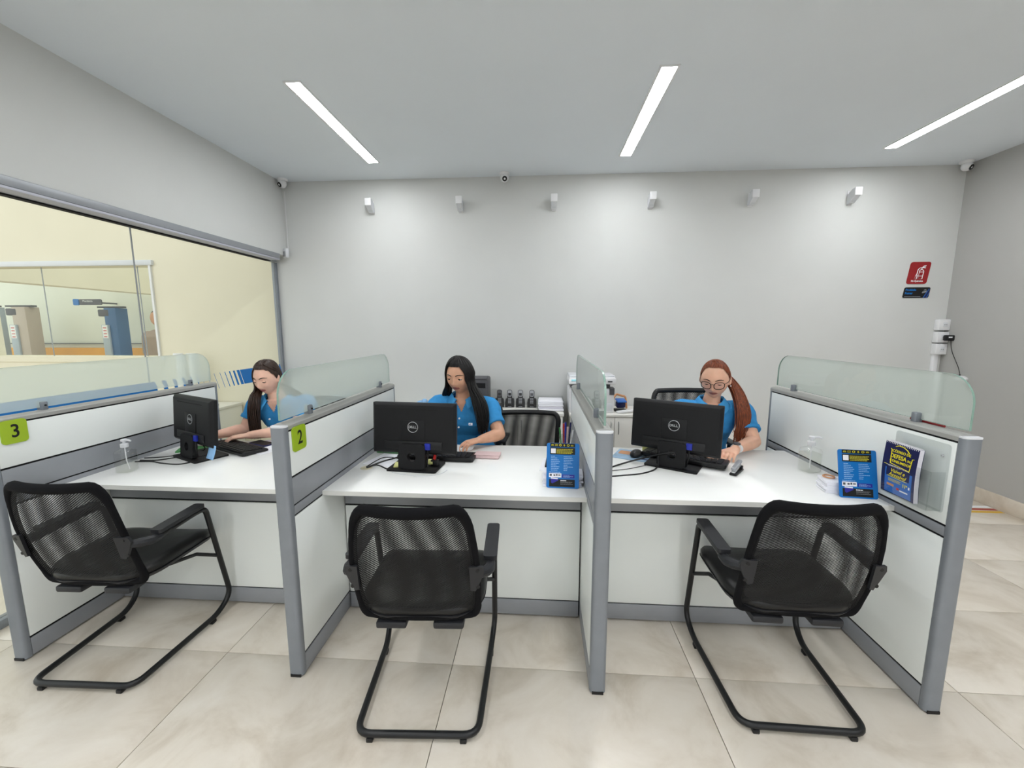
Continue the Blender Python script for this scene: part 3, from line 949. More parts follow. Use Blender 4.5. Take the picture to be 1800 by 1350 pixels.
def keyboard(x, y, rz, label):
    t = thing('keyboard', label, 'keyboard', (x, y, ZD + .0005 + (.0100 if x > 1.5 else 0)), rz, 'black keyboards')
    R = Matrix.Rotation(math.radians(4), 3, 'X')
    MB().rings([[V((a, b, .002 + .07 * (b + .075) * k)) for a, b in rrect(.445 - i, .152 - i, .012, 3)] for i, k in ((.006, 0),)] +
               [[V((a, b, z + .075 * (.076 - b) * 1.0)) for a, b in rrect(.445 - i, .152 - i, .012, 3)] for i, z in ((0, .004), (0, .012), (.006, .016))]).build('case', M['black'], t, smooth=40)
    # rear feet edge is at -y here: the keyboard faces +y (the worker)
    rows = [(-.058, 15), (-.034, 14), (-.015, 14), (.004, 13), (.023, 12), (.042, 9)]
    km = None
    for ry, nk in rows:
        wrow = .40
        for k in range(nk):
            kw = wrow / nk - .003
            xx = -wrow / 2 + (k + .5) * wrow / nk
            zz = .0165 + .075 * (.076 - ry)
            m = MB().box((0, 0, 0), (kw, .0155, .006), bev=.0015, seg=1)
            o = m.build('key', M['blackmatte'], t, smooth=0)
            o.location = (xx, ry, zz + .001)
    return t
keyboard(-.852, .862, math.radians(-27), 'black keyboard under the hands of the long haired woman at the first desk')
keyboard(.450, .772, math.radians(-3), 'black keyboard behind the monitor on the middle desk')
keyboard(1.858, .800, math.radians(-31), 'black keyboard under the hand of the red haired woman')

# ------------------------------------------------------------------ desk things
def cable(name, pts, r, label, m='black'):
    return tag(MB().tube(spline(pts, 6), r, 6).build(name, M[m]), label, 'cable', 'loose desk cables')
z = ZD + .003
cable('cable', [(-1.245, .64, z), (-1.17, .66, z), (-1.08, .72, z), (-1.0, .78, z + .01), (-.98, .75, .80)], .003, 'thin black cable nearest the partition behind the first monitor')
cable('cable', [(-1.23, .60, z), (-1.13, .61, z), (-1.04, .70, z + .004), (-.985, .70, z + .06), (-.975, .69, .84)], .0042, 'thick black cable rising into the first monitor')
cable('cable', [(-1.235, .575, z), (-1.15, .585, z), (-1.06, .56, z), (-.95, .55, z), (-.90, .60, z + .002)], .0036, 'black cable lying round the foot of the first monitor')
cable('cable', [(.102, .575, z), (.15, .66, z + .02), (.19, .70, z + .015), (.235, .72, z + .001)], .0026, 'thin black cable from the desk grommet towards the keyboard')
cable('cable', [(.108, .565, z), (.18, .62, z + .018), (.27, .60, z + .05), (.315, .548, z + .09), (.322, .545, .845)], .0042, 'thick black cable from the grommet into the middle monitor')
cable('cable', [(.110, .560, z), (.16, .575, z + .012), (.22, .555, z), (.268, .52, z)], .0036, 'black cable from the grommet to the middle monitor foot')
cable('cable', [(.27, .505, z - .001), (.36, .472, z - .001), (.46, .46, z - .001), (.53, .50, z - .001), (.55, .56, z - .001)], .0018, 'thin white cable curving before the middle monitor foot', 'whiteband')
cable('cable', [(1.340, .56, z), (1.43, .66, z), (1.56, .72, z + .02), (1.70, .675, z + .075), (1.752, .66, z + .085)], .0046, 'thick black cable running through the right monitor foot')
cable('cable', [(1.335, .50, z), (1.45, .53, z), (1.57, .57, z), (1.66, .64, z + .006), (1.68, .68, z + .05), (1.69, .70, .84)], .004, 'black cable lying flat and rising behind the right monitor')
cable('cable', [(1.335, .56, z), (1.42, .60, z), (1.52, .64, z), (1.62, .70, z)], .0018, 'thin black cable between the two thick ones on the right desk')
t = MB().lathe([(.030, 0), (.032, .001), (.030, .003), (.022, .003), (.020, .001), (.0, .001)], 24, 0, (.108, .565, ZD)).build('cable_grommet', M['beige'])
tag(t, 'round beige cable grommet in the middle desk', 'grommet')

def sanitizer(x, y, label, s=1.0, liquid=.6, white=True):
    t = thing('sanitizer_bottle', label, 'bottle', (x, y, ZD + .0005), math.radians(12), 'clear hand sanitizer bottles')
    rg = lambda k, z: [V((a, b, z * s)) for a, b in rrect(.074 * k * s, .074 * k * s, .014 * s, 4)]
    MB().rings([rg(.90, 0), rg(1, .005), rg(1, .105), rg(.93, .114), rg(.45, .124), rg(.38, .126), rg(.38, .134)]).build('bottle', M['bottle'], t, smooth=50)
    MB().rings([rg(.86, .004), rg(.95, .008), rg(.95, .11 * liquid)]).build('liquid', M['gel'], t, smooth=50)
    mm = M['sock'] if white else M['whiteband']
    MB().lathe([(.016 * s, .132 * s), (.017 * s, .134 * s), (.017 * s, .150 * s), (.012 * s, .152 * s), (.006 * s, .153 * s), (.006 * s, .165 * s), (.0, .165 * s)], 20).build('pump_collar', mm, t)
    hd = MB(); hd.lathe([(.0, .163 * s), (.013 * s, .164 * s), (.013 * s, .174 * s), (.010 * s, .176 * s), (0, .176 * s)], 18)
    hd.tube([(0, 0, .171 * s), (.028 * s, -.01 * s, .172 * s), (.042 * s, -.014 * s, .167 * s)], [.006 * s, .005 * s, .004 * s], 8)
    hd.build('pump_head', mm, t)
    MB().tube([(0, 0, .14 * s), (.002, 0, .06 * s), (.008, .004, .012 * s)], .0028, 6).build('dip_tube', mm, t)
    return t
sanitizer(-1.125, .430, 'half full clear sanitizer bottle on the first desk', 1.0, .55, False)
sanitizer(2.450, .665, 'clear sanitizer bottle with a white pump on the right desk', 1.08, .86)

# paper, phone, note on the first desk
t = MB().box((0, 0, 0), (.21, .297, .0012)).build('paper_sheet', M['paper']); t.matrix_basis = Matrix.Translation((-.70, .905, ZD + .0012)) @ Matrix.Rotation(math.radians(62), 4, 'Z')
tag(t, 'white printed sheet under the dark phone on the first desk', 'paper')
t = thing('smartphone', 'dark blue smartphone lying on the white sheet', 'phone', (-.76, .965, ZD + .0025), math.radians(68))
MB().prism(rrect(.078, .165, .011), (0, 0, 0), (1, 0, 0), (0, 1, 0), (0, 0, .008)).build('body', M['navy'], t, smooth=30)
MB().prism(rrect(.068, .155, .008), (0, 0, .008), (1, 0, 0), (0, 1, 0), (0, 0, .0006)).build('screen', M['ink'], t, smooth=30)
t = MB().grid(lambda u, v: V(((u - .5) * .076, -.012 * (1 - v) ** 2 - .001, (v - .5) * .076)), 3, 6).build('sticky_note', M['bluenote'])
t.matrix_basis = Matrix.Translation((-.775, .582, .806)) @ Matrix.Rotation(math.radians(-26), 4, 'Z') @ Matrix.Rotation(math.radians(-8), 4, 'X')
t.modifiers.new('thickness', 'SOLIDIFY').thickness = .0006
tag(t, 'pale blue sticky note hanging from the first monitor corner', 'sticky note')
t = MB().prism(rrect(.16, .10, .01), (0, 0, 0), (1, 0, 0), (0, 1, 0), (0, 0, .006)).build('green_folder', M['greenplastic']); t.matrix_basis = Matrix.Translation((-1.115, .83, ZD + .0005)) @ Matrix.Rotation(.5, 4, 'Z')
tag(t, 'small green plastic folder between the first monitor and the partition', 'folder')

# middle desk
t = MB().prism(rrect(.32, .21, .01), (0, 0, 0), (1, 0, 0), (0, 1, 0), (0, 0, .007)).build('green_folder', M['greenplastic']); t.matrix_basis = Matrix.Translation((.222, .925, ZD + .0005)) @ Matrix.Rotation(-.1, 4, 'Z')
tag(t, 'green plastic folder on the middle desk against the number 2 partition', 'folder')
t = thing('clear_tray', 'clear plastic card tray lying on the green folder', 'tray', (.16, .86, ZD + .0085), .1)
for a in ((-.06, -.058, -.045, .045, 0, .035), (.058, .06, -.045, .045, 0, .035), (-.06, .06, -.045, -.043, 0, .035), (-.06, .06, .043, .045, 0, .035), (-.06, .06, -.045, .045, 0, .002)):
    MB().bx(*a).build('wall_panel', M['acrylic'], t)
t = MB().box((0, 0, 0), (.21, .20, .0012)).build('paper_sheet', M['paper']); t.matrix_basis = Matrix.Translation((.185, .70, ZD + .0008)) @ Matrix.Rotation(-.25, 4, 'Z')
tag(t, 'white sheet lying beside the middle monitor foot under thin cables', 'paper')
t = MB().box((0, 0, 0), (.075, .075, .006)).build('sticky_pad', M['notes']); t.matrix_basis = Matrix.Translation((.29, .60, ZD + .013)) @ Matrix.Rotation(.2, 4, 'Z')
tag(t, 'pale yellow note pad lying on the middle monitor foot', 'sticky note')
t = thing('self_inking_stamp', 'black self inking stamp with a red band on the monitor foot', 'stamp', (.475, .60, ZD + .0100), math.radians(-8))
MB().bx(-.02, .02, -.014, .014, 0, .034, bev=.003).build('body', M['black'], t)
MB().tube([(-.036, 0, .018), (-.008, 0, .018)], .016, 14).build('ink_roll', M['notes'], t)
MB().box((.004, -.003, .058), (.020, .012, .060), R=Matrix.Rotation(.25, 3, 'Y'), bev=.003).build('handle', M['black'], t)
MB().box((.003, -.0095, .05), (.014, .002, .026), R=Matrix.Rotation(.25, 3, 'Y')).build('red_band', M['brightred'], t)
t = thing('wallet', 'blush pink folded wallet on the middle desk beside the keyboard', 'wallet', (.735, .80, ZD + .0005), math.radians(-4))
MB().box((0, 0, .010), (.150, .085, .020), bev=.008).build('body', M['pink'], t)
MB().box((.003, -.004, .0215), (.148, .075, .004), bev=.0018).build('flap', M['pink'], t)
t = thing('computer_mouse', 'white computer mouse under the hand of the black haired woman', 'mouse', (.590, .930, ZD + .0005), math.radians(-35))
MB().ell((0, 0, .012), (.031, .055, .022), R=None).build('shell', M['sock'], t)
MB().tube([(0, -.045, .024), (0, -.025, .034)], .004, 8).build('wheel', M['greycase'], t)

def leaflet_board(x, y, rz, lean, label):
    """upright blue board with printed panels; faces the camera side"""
    R = Matrix.Rotation(rz, 4, 'Z') @ Matrix.Rotation(math.radians(-lean), 4, 'X')
    t = thing('leaflet_board', label, 'leaflet', (x, y, ZD + .001), group='blue service boards', R=R)
    BW, BH = .152, .212
    MB().prism(rrect(BW, BH, .009, 5, 0, BH / 2), (0, 0, 0), (1, 0, 0), (0, 0, 1), (0, .004, 0)).build('board', M['blue'], t, smooth=30)
    F = frame((0, -.0003, 0), (1, 0, 0), (0, 0, 1))
    def rect(name, x0, x1, z0, z1, m, d=.0003):
        return MB().bx(x0, x1, -d, 0, z0, z1).build(name, M[m], t)
    rect('header_panel', -.060, .056, BH - .0175, BH - .0008, 'ink')
    rect('heading_panel', -.060, .056, BH - .053, BH - .020, 'ink')
    rect('blank_square', -.056, -.034, BH - .048, BH - .025, 'paper', .0005)
    for k in range(6):
        cx = -.049 + k * .0182
        ic = MB()
        if k in (0, 5): ic.tube([(cx - .006, -.0005, BH - .011), (cx - .004, -.0005, BH - .007), (cx + .004, -.0005, BH - .007), (cx + .006, -.0005, BH - .011)], .0009, 5, closed=True)
        elif k == 1: ic.tube([(cx - .006, -.0005, BH - .012), (cx - .006, -.0005, BH - .006), (cx + .006, -.0005, BH - .006), (cx + .006, -.0005, BH - .012)], .0009, 5, closed=True)
        elif k == 3: ic.tube([(cx, -.0005, BH - .005), (cx - .003, -.0005, BH - .010), (cx, -.0005, BH - .013), (cx + .003, -.0005, BH - .010)], .0012, 5, closed=True)
        else: ic.tube([(cx + .005 * math.cos(a), -.0005, BH - .009 + .0042 * math.sin(a)) for a in [2 * PI * i / 12 for i in range(12)]], .001, 5, closed=True)
        ic.build('icon', M['yellow'], t)
    random.seed(3)
    def lines(name, x0, rows, m, hgt=.0028):
        q = MB()
        for (zz, ln) in rows:
            xx = x0
            while xx < x0 + ln - .003:
                wl = random.uniform(.004, .011)
                q.bx(xx, min(xx + wl, x0 + ln), -.0006, -.0001, zz - hgt / 2, zz + hgt / 2)
                xx += wl + .0011
        o = q.build(name, M[m], t, smooth=0); o['kind'] = 'stuff'
    lines('heading_lines', -.030, [(BH - .0285, .078), (BH - .0345, .072), (BH - .0405, .080), (BH - .0465, .070)], 'olive', .0034)
    lines('list_lines', -.055, [(BH - .062 - .0082 * k, l) for k, l in enumerate((.018, .03, .036, .041, .036, .025, .039, .038, .030))], 'lilac')
    lines('list_lines', .004, [(BH - .063 - .0080 * k, l) for k, l in enumerate((.037, .041, .044, .037, .043, .018, .043, .021, .016))], 'lilac')
    lines('footer_line', -.063, [(.0745, .055)], 'lilac')
    rect('white_label', -.064, -.006, .0505, .0700, 'paper')
    q = MB()
    for k, (a, b) in enumerate(((-.060, -.051), (-.043, -.034), (-.031, -.024), (-.021, -.010))): q.bx(a, b, -.0006, -.0003, .056 + .001 * k, .066 - .002 * (k % 2))
    o = q.build('label_mark', M['greycase'], t, smooth=0); o['kind'] = 'stuff'
    rect('violet_panel', -.002, .055, .049, .0655, 'violet')
    lines('violet_lines', .003, [(.0615, .03), (.0565, .047), (.0525, .03)], 'lilac', .0018)
    rect('footer_panel', -.063, .057, .006, .042, 'ink')
    MB().prism([(-.054, .026), (-.048, .021), (-.020, .036), (-.022, .046), (-.055, .048)], (0, -.0006, 0), (1, 0, 0), (0, 0, 1), (0, .0005, 0)).build('card_picture', M['violet'], t)
    MB().prism([(-.055, .044), (-.023, .042), (-.022, .047), (-.055, .0495)], (0, -.0008, 0), (1, 0, 0), (0, 0, 1), (0, .0004, 0)).build('card_edge', M['paper'], t)
    lines('footer_text', -.010, [(.036, .03)], 'inkw', .004)
    lines('footer_text', -.010, [(.030, .055), (.025, .05), (.0185, .058)], 'phonegrey', .0016)
    # small foot behind keeps it upright
    MB().bx(-.03, .03, .004, .008, 0, .12).build('strut', M['blue'], t)
    return t
leaflet_board(1.147, .349, math.radians(-3), 6, 'blue printed service board standing on the middle desk by the partition')
leaflet_board(2.447, .318, math.radians(-6), 14, 'blue printed service board leaning on a paper stack on the right desk')

def slip_stack(x, y, rz, wd, dp, n, h, name, label, group='white leaflet stacks'):
    t = thing(name, label, 'paper stack', (x, y, ZD + .0006), rz, group)
    random.seed(int(x * 100))
    zz = 0
    for k in range(n):
        hh = h / n
        MB().box((random.uniform(-.006, .006), random.uniform(-.006, .006), zz + hh / 2), (wd, dp, hh * .96), R=Matrix.Rotation(random.uniform(-.06, .06), 3, 'Z'), bev=.001).build('leaflet_bundle', M["paper"], t, smooth=0)
        zz += hh
    return t
slip_stack(1.150, .412, -.02, .185, .075, 7, .062, 'leaflet_stack', 'white leaflet stack behind the blue board on the middle desk')
slip_stack(2.425, .405, -.22, .150, .095, 6, .055, 'leaflet_stack', 'white leaflet stack behind the blue board on the right desk')
t = MB().tube([(.022 * math.cos(a), .022 * math.sin(a), 0) for a in [2 * PI * k / 20 for k in range(20)]], .0035, 6, closed=True).build('rubber_band', M['tan'])
t.matrix_basis = Matrix.Translation((2.385, .425, ZD + .061))
tag(t, 'tan rubber band lying on the leaflet stack of the right desk', 'rubber band')
t = MB().box((0, 0, 0), (.21, .15, .003)).build('paper_sheet', M['paper']); t.matrix_basis = Matrix.Translation((1.125, .68, ZD + .0022)) @ Matrix.Rotation(1.45, 4, 'Z')
tag(t, 'white sheets lying flat behind the middle blue board', 'paper')
t = thing('notebook', 'black card notebook lying on white sheets behind the middle blue board', 'notebook', (1.140, .715, ZD + .0045), -.08)
MB().box((0, 0, .005), (.13, .19, .010), bev=.002).build('cover', M["black"], t)
MB().box((.01, -.083, .0103), (.07, .008, .001)).build('red_label', M['brightred'], t)
# pen cup with pens, note cube
t = thing('pen_cup', 'clear pen cup crowded with pens by the middle partition', 'cup', (1.195, .935, ZD + .0006))
MB().rings([[V((a, b, zz)) for a, b in rrect(.075, .075, .008, 3)] for zz in (0, .10)]).build('cup', M['acrylic'], t, smooth=30)
for k, (dx, dy, h_, mm, lb) in enumerate(((-.022, -.01, .150, 'greenplastic', 'green highlighter'), (-.006, .015, .165, 'brightred', 'red pen'), (.008, -.012, .155, 'pink', 'pink highlighter'), (.02, .012, .175, 'navy', 'dark blue pen'), (.0, .0, .18, 'darkblueplastic', 'blue pen'), (.026, -.02, .14, 'sock', 'white pen'))):
    p = thing('pen', lb + ' standing in the clear pen cup', 'pen', (1.195 + dx, .935 + dy, ZD + .003), 0, 'pens in the clear cup')
    tx, ty = dx * .5, dy * .5
    MB().tube([(0, 0, 0), (tx, ty, h_ - .03)], .0045, 8).build('barrel', M[mm], p)
    MB().tube([(tx, ty, h_ - .03), (tx * 1.3, ty * 1.3, h_)], [.0055, .005], 8).build('cap', M[mm], p)
t = thing('note_cube', 'pale yellow cube of notes behind the middle blue board', 'sticky note', (1.165, .80, ZD + .0006), .15)
MB().bx(-.045, .045, -.045, .045, 0, .05).build('notes', M['notes'], t)
MB().bx(-.047, .047, -.047, .047, .05, .056).build('top_pad', M['paper'], t)

# right desk
t = MB().prism(rrect(.23, .19, .01), (0, 0, 0), (1, 0, 0), (0, 1, 0), (0, 0, .002)).build('mouse_mat', M['pad1']); t.matrix_basis = Matrix.Translation((1.60, .875, ZD + .0006)) @ Matrix.Rotation(-.45, 4, 'Z')
tag(t, 'blue and orange printed mouse mat on the right desk', 'mouse mat')
q = MB().prism(rrect(.09, .07, .01), (-.055, .03, .002), (1, 0, 0), (0, 1, 0), (0, 0, .0004)).build('orange_print', M['tan'], t)
q = MB().prism(rrect(.05, .02, .002), (.06, -.05, .002), (1, 0, 0), (0, 1, 0), (0, 0, .0004)).build('navy_print', M['navy'], t)
t = thing('computer_mouse', 'black computer mouse on the printed mat of the right desk', 'mouse', (1.605, .865, ZD + .0030), math.radians(-30))
MB().ell((0, 0, .013), (.033, .056, .024)).build('shell', M['black'], t)
MB().tube([(0, -.045, .026), (0, -.02, .037)], .004, 8).build('wheel', M['greycase'], t)
t = thing('stapler', 'black and silver stapler beside the right keyboard', 'stapler', (2.062, .618, ZD + .0006), math.radians(50))
MB().box((0, 0, .006), (.130, .036, .012), bev=.005).build('base', M['black'], t)
MB().box((-.008, 0, .026), (.112, .018, .012), R=Matrix.Rotation(-.12, 3, 'Y'), bev=.003).build('magazine', M['steel'], t)
MB().box((-.008, 0, .043), (.120, .024, .018), R=Matrix.Rotation(-.16, 3, 'Y'), bev=.007).build('arm', M['phonegrey'], t)
MB().tube([(.045, -.016, .022), (.045, .016, .022)], .009, 10).build('hinge', M['black'], t)
t = MB().prism(rrect(.26, .19, .008), (0, 0, 0), (1, 0, 0), (0, 1, 0), (0, 0, .004)).build('magazine', M['paper']); t.matrix_basis = Matrix.Translation((2.005, .93, ZD + .0006)) @ Matrix.Rotation(-.35, 4, 'Z')
tag(t, 'white and pink leaflet under the hand of the red haired woman', 'leaflet')
MB().bx(-.06, .10, -.08, -.05, .004, .0044).build('pink_band', M['pink'], t)
MB().bx(-.06, .12, -.02, .07, .004, .0044).build('dark_blue_panel', M['navy'], t)
t = thing('pencil_case', 'red and yellow pencil case behind the right monitor', 'pencil case', (1.90, .90, ZD + .0006), math.radians(-20))
MB().tube([(-.09, 0, .018), (.03, 0, .018)], .018, 12).build('yellow_body', M['olive'], t)
MB().tube([(.03, 0, .018), (.105, 0, .018)], [.018, .015], 12).build('red_end', M['brightred'], t)
t = MB().box((0, 0, .05), (.13, .004, .10)).build('note_card', M['notes']); t.matrix_basis = Matrix.Translation((1.735, .985, ZD + .0006)) @ Matrix.Rotation(-.1, 4, 'Z') @ Matrix.Rotation(.12, 4, 'X')
tag(t, 'pale yellow note card standing behind the right monitor', 'note')
t = MB().tube([(0, 0, .0045), (0, .145, .0045)], [.0045, .0045], 8).build('red_pen', M['brightred']); t.matrix_basis = Matrix.Translation((XD + .012, .135, H + .0085))
t.data.materials[0] = M['red']
tag(t, 'red pen lying on top of the end partition', 'pen')
t = MB().lathe([(0, 0), (.013, .001), (.015, .008), (.011, .016), (0, .017)], 18, 0, (0, 0, 0), axis=(1, 0, 0)).build('bell_push', M['whiteband']); t.matrix_basis = Matrix.Translation((XC + TH / 2 + .0005, .31, .885))
tag(t, 'small white round push button on the middle partition side', 'button')

# brochure holder with the spiral booklet on the end partition
hx = XD - TH / 2 - .0006
t = thing('brochure_holder', 'clear acrylic brochure holder on the end partition', 'holder', (hx, .165, .80))
MB().prism(rrect(.232, .262, .012, 4, 0, .131), (0, 0, 0), (0, -1, 0), (0, 0, 1), (-.003, 0, 0)).build('back_plate', M['acrylic'], t)
MB().prism(rrect(.205, .150, .004, 2, .008, .082), (-.055, 0, 0), (0, -1, 0), (0, 0, 1), (.003, 0, 0)).build('front_plate', M['acrylic'], t)
for yy in (-.1095, .0945):
    MB().bx(-.055, -.003, yy - .0015, yy + .0015, .008, .157).build('side_plate', M['acrylic'], t)
MB().bx(-.055, -.003, -.110, .095, .006, .009).build('bottom_plate', M['acrylic'], t)
for yy in (-.09, .06): MB().lathe([(0, 0), (.005, 0), (.004, .004), (0, .005)], 10, 0, (-.003, yy, .215), axis=(-1, 0, 0)).build('screw', M['steel'], t)
# booklet
Rb = Matrix.Rotation(math.radians(0), 4, 'Z')
bt = thing('spiral_booklet', 'blue and yellow spiral bound consumer code booklet in the clear holder', 'booklet', (hx - .034, .188, .8095))
BW, BH = .152, .212
def bend(u, v, d):    # u along -y (0..1), v up, d depth toward the desk
    return V((-.012 - .010 * math.sin(PI * v) * .6 + .008 * (1 - v) * 0 - d, .076 - u * BW, v * BH))
def slab(d0, d1, u0=0., u1=1., v0=0., v1=1.):
    m = MB(); nu, nv = 2, 12
    A = [[bend(u0 + (u1 - u0) * i / nu, v0 + (v1 - v0) * j / nv, d0) for i in range(nu + 1)] for j in range(nv + 1)]
    Bq = [[bend(u0 + (u1 - u0) * i / nu, v0 + (v1 - v0) * j / nv, d1) for i in range(nu + 1)] for j in range(nv + 1)]
    rg = []
    for j in range(nv + 1): rg.append([A[j][0], A[j][nu], Bq[j][nu], Bq[j][0]])
    return m.rings(rg)
slab(-.012, .004).build('pages', M['paper2'], bt)
slab(.0042, .0056).build('cover', M['navy'], bt)
slab(-.014, -.0125).build('back_cover', M['navy'], bt)
slab(.0057, .0060, .12, .93, .02, .50).build('blue_panel', M['midblue'], bt)
slab(.0062, .0064, .16, .86, .345, .52).build('title_panel', M['navy'], bt)
for k in range(19):
    yy = .070 - k * .0078
    c0 = bend(0, 1, 0)
    MB().tube([(c0.x + .004 + .0105 * math.cos(a), yy, BH - .003 + .0075 * math.sin(a)) for a in [2 * PI * i / 10 for i in range(10)]], .0011, 5, closed=True).build('spiral_loop', M['sock'], bt)
def bm_(u, v, d=.0064):
    p = bend(u, v, d); p2 = bend(u, v + .02, d)
    return frame(p, (0, -1, 0), (p2 - p))
text('title', 'CÓDIGO DE', .0150, M['yellow'], bt, bm_(.53, .850), .0003, .98, bold=.0002)
text('title', 'DEFESA', .0235, M['yellow'], bt, bm_(.46, .750), .0003, .93, bold=.0004)
text('title', 'DO', .012, M['yellow'], bt, bm_(.79, .735), .0003, .9, bold=.0002)
text('title', 'CONSUMIDOR', .0145, M['yellow'], bt, bm_(.54, .655), .0003, 1.0, bold=.0002)
text('subtitle', '+ CONSTITUIÇÃO FEDERAL', .0085, M['inkw'], bt, bm_(.50, .552), .0003, 1.0)
text('script_title', 'Visível e', .021, M['yellow'], bt, bm_(.50, .468, .0068), .0003, .95, shear=.35)
text('script_title', 'Acessível', .021, M['yellow'], bt, bm_(.50, .388, .0068), .0003, 1.0, shear=.35)
text('edition', '11ª', .019, M['yellow'], bt, bm_(.745, .245), .0003, .9, bold=.0004)
def path_uv(P, r, nm, m): MB().tube([bend(u, v, .0066) for u, v in P], r, 6).build(nm, M[m], bt)
path_uv([(.20, .875), (.235, .865), (.25, .60), (.83, .555), (.865, .80), (.91, .805)], .0015, 'cart_outline', 'yellow')
path_uv([(.33, .94), (.42, .968), (.56, .965), (.68, .93), (.75, .885)], .0015, 'cart_handle', 'yellow')
path_uv([(.06, .560), (.16, .560)], .0008, 'rule', 'yellow')
path_uv([(.20, .345), (.80, .335)], .0008, 'rule', 'yellow')
q = MB()
for k, (u0, u1, v) in enumerate(((.24, .62, .295), (.24, .60, .275), (.24, .62, .255))):
    q.tube([bend(u0, v, .0064), bend(u1, v, .0064)], .0009, 4)
q.build('small_print', M['olive'], bt)
slab(.0062, .0064, .20, .42, .155, .20).build('tan_badge', M['tan'], bt)
slab(.0062, .0064, .50, .58, .12, .165).build('red_badge', M['brightred'], bt)
slab(.0062, .0064, .60, .84, .115, .14).build('white_mark', M['inkw'], bt)
slab(.0062, .0064, .85, .89, .215, .265).build('white_mark', M['inkw'], bt)

# ------------------------------------------------------------------ back counter
def counter(x0, x1, label, nd):
    t = thing('counter_cabinet', label, 'cabinet', ((x0 + x1) / 2, 2.41, 0), 0, 'low white cabinets along the back wall')
    h = (x1 - x0) / 2
    MB().bx(-h + .01, h - .01, -.195, .21, .07, .685).build('body', M['cabinet'], t)
    MB().bx(-h, h, -.218, .21, .685, .710, bev=.002).build('top', M['cabinet'], t)
    MB().bx(-h + .02, h - .02, -.17, .2, 0, .07).build('plinth', M['greycase'], t)
    wd = (2 * h - .02) / nd
    for k in range(nd):
        a = -h + .01 + k * wd
        d = MB().bx(a + .0015, a + wd - .0015, -.213, -.196, .075, .680, bev=.0015).build('door', M['cabinet'], t)
        xx = a + (wd - .035 if k % 2 == 0 else .035)
        MB().tube(fillet([(xx, -.213, .640), (xx, -.238, .632), (xx, -.238, .535), (xx, -.213, .527)], .012, 4), .0045, 8).build('handle', M['steel'], d)
    return t
counter(-.42, 1.262, 'low white cabinet along the back wall carrying the cordless phones', 4)
counter(1.312, 2.93, 'low white cabinet along the back wall carrying the printer', 4)
ZT = .7105
for k, (x, lb) in enumerate(((.640, 'cordless phone in its cradle, nearest the dark grey machine'), (.742, 'cordless phone in its cradle, second from the dark grey machine'),
                             (.848, 'cordless phone in its cradle, third from the dark grey machine'), (.962, 'silver faced cordless phone in its cradle beside the paper tray'))):
    t = thing('cordless_phone', lb, 'phone', (x, 2.50, ZT), math.radians((6, 2, 3, -2)[k]), 'cordless phones on the back counter')
    c = MB()
    c.prism([(-.044, .0), (.044, .0), (.046, .045), (.042, .076), (.030, .084), (-.030, .084), (-.042, .076), (-.046, .045)], (0, -.035, 0), (1, 0, 0), (0, .35, 1), (0, .05, 0))
    c.build('cradle', M['black'], t, smooth=35)
    MB().bx(-.018, .018, -.043, -.030, .008, .012).build('label_strip', M['phonegrey'], t)
    Th = Matrix.Translation((0, -.038, .020)) @ Matrix.Rotation(math.radians(-16), 4, 'X')
    h = MB().prism(rrect(.050, .155, .018, 5, 0, .0775), (0, -.012, 0), (1, 0, 0), (0, 0, 1), (0, .026, 0)).build('handset', M['black'], t, smooth=35, mw=Th)
    MB().prism(rrect(.040, .062, .012, 4, 0, .118), (0, -.0135, 0), (1, 0, 0), (0, 0, 1), (0, .0012, 0)).build('face_plate', M['phonegrey' if k != 0 else 'greycase'], h)
    MB().bx(-.014, .014, -.0145, -.013, .096, .122).build('display', M['greycase' if k == 3 else 'black'], h)
    for r_ in range(4):
        for c_ in range(3):
            MB().bx(-.015 + c_ * .011, -.007 + c_ * .011, -.0145, -.0115, .022 + r_ * .014, .030 + r_ * .014).build('key', M['phonegrey'], h, smooth=0)
t = thing('paper_tray', 'clear paper tray filled with white paper on the back counter', 'tray', (1.145, 2.44, ZT))
for a in ((-.128, -.125, -.13, .15, 0, .085), (.125, .128, -.13, .15, 0, .085), (-.128, .128, .147, .15, 0, .10), (-.128, .128, -.13, .15, 0, .003)):
    MB().bx(*a).build('tray_panel', M['acrylic'], t)
t = thing('paper_stack', 'stack of white paper in the clear tray on the back counter', 'paper stack', (1.145, 2.44, ZT + .0035))
random.seed(5)
for k, (hh, dx, dy) in enumerate(((.018, .004, -.012), (.022, -.004, .0), (.012, .003, -.004), (.020, -.005, .004), (.012, .0, .012))):
    z0 = sum((.018, .022, .012, .020, .012)[:k])
    MB().box((dx, dy - .005, z0 + hh / 2), (.232, .245, hh * .93), bev=.002).build('paper_bundle', M['paper2' if k == 1 else 'paper'], t)
t = thing('receipt_machine', 'dark grey boxy machine behind the black haired woman', 'machine', (.405, 2.43, ZT))
MB().bx(-.14, .14, -.12, .13, 0, .30, bev=.012).build('body', M['greycase'], t)
MB().box((0, -.06, .305), (.27, .13, .012), R=Matrix.Rotation(.1, 3, 'X'), bev=.003).build('lid', M['greycase'], t)
MB().bx(-.12, .12, -.124, -.118, .215, .262).build('slot', M['black'], t)
MB().bx(.03, .05, -.124, -.118, .15, .18).build('lock', M['black'], t)
for z0 in (.05, .09): MB().bx(-.12, .12, -.123, -.119, z0, z0 + .006).build('groove', M['black'], t)
t = thing('printer', 'white multifunction printer behind the middle partition', 'printer', (1.515, 2.40, ZT))
MB().bx(-.205, .205, -.15, .15, 0, .225, bev=.012).build('body', M['sock'], t)
MB().bx(-.19, .17, -.12, .14, .225, .265, bev=.004).build('output_bay', M['greycase'], t)
MB().bx(-.21, .215, -.175, .155, .268, .33, bev=.014).build('scanner', M['sock'], t)
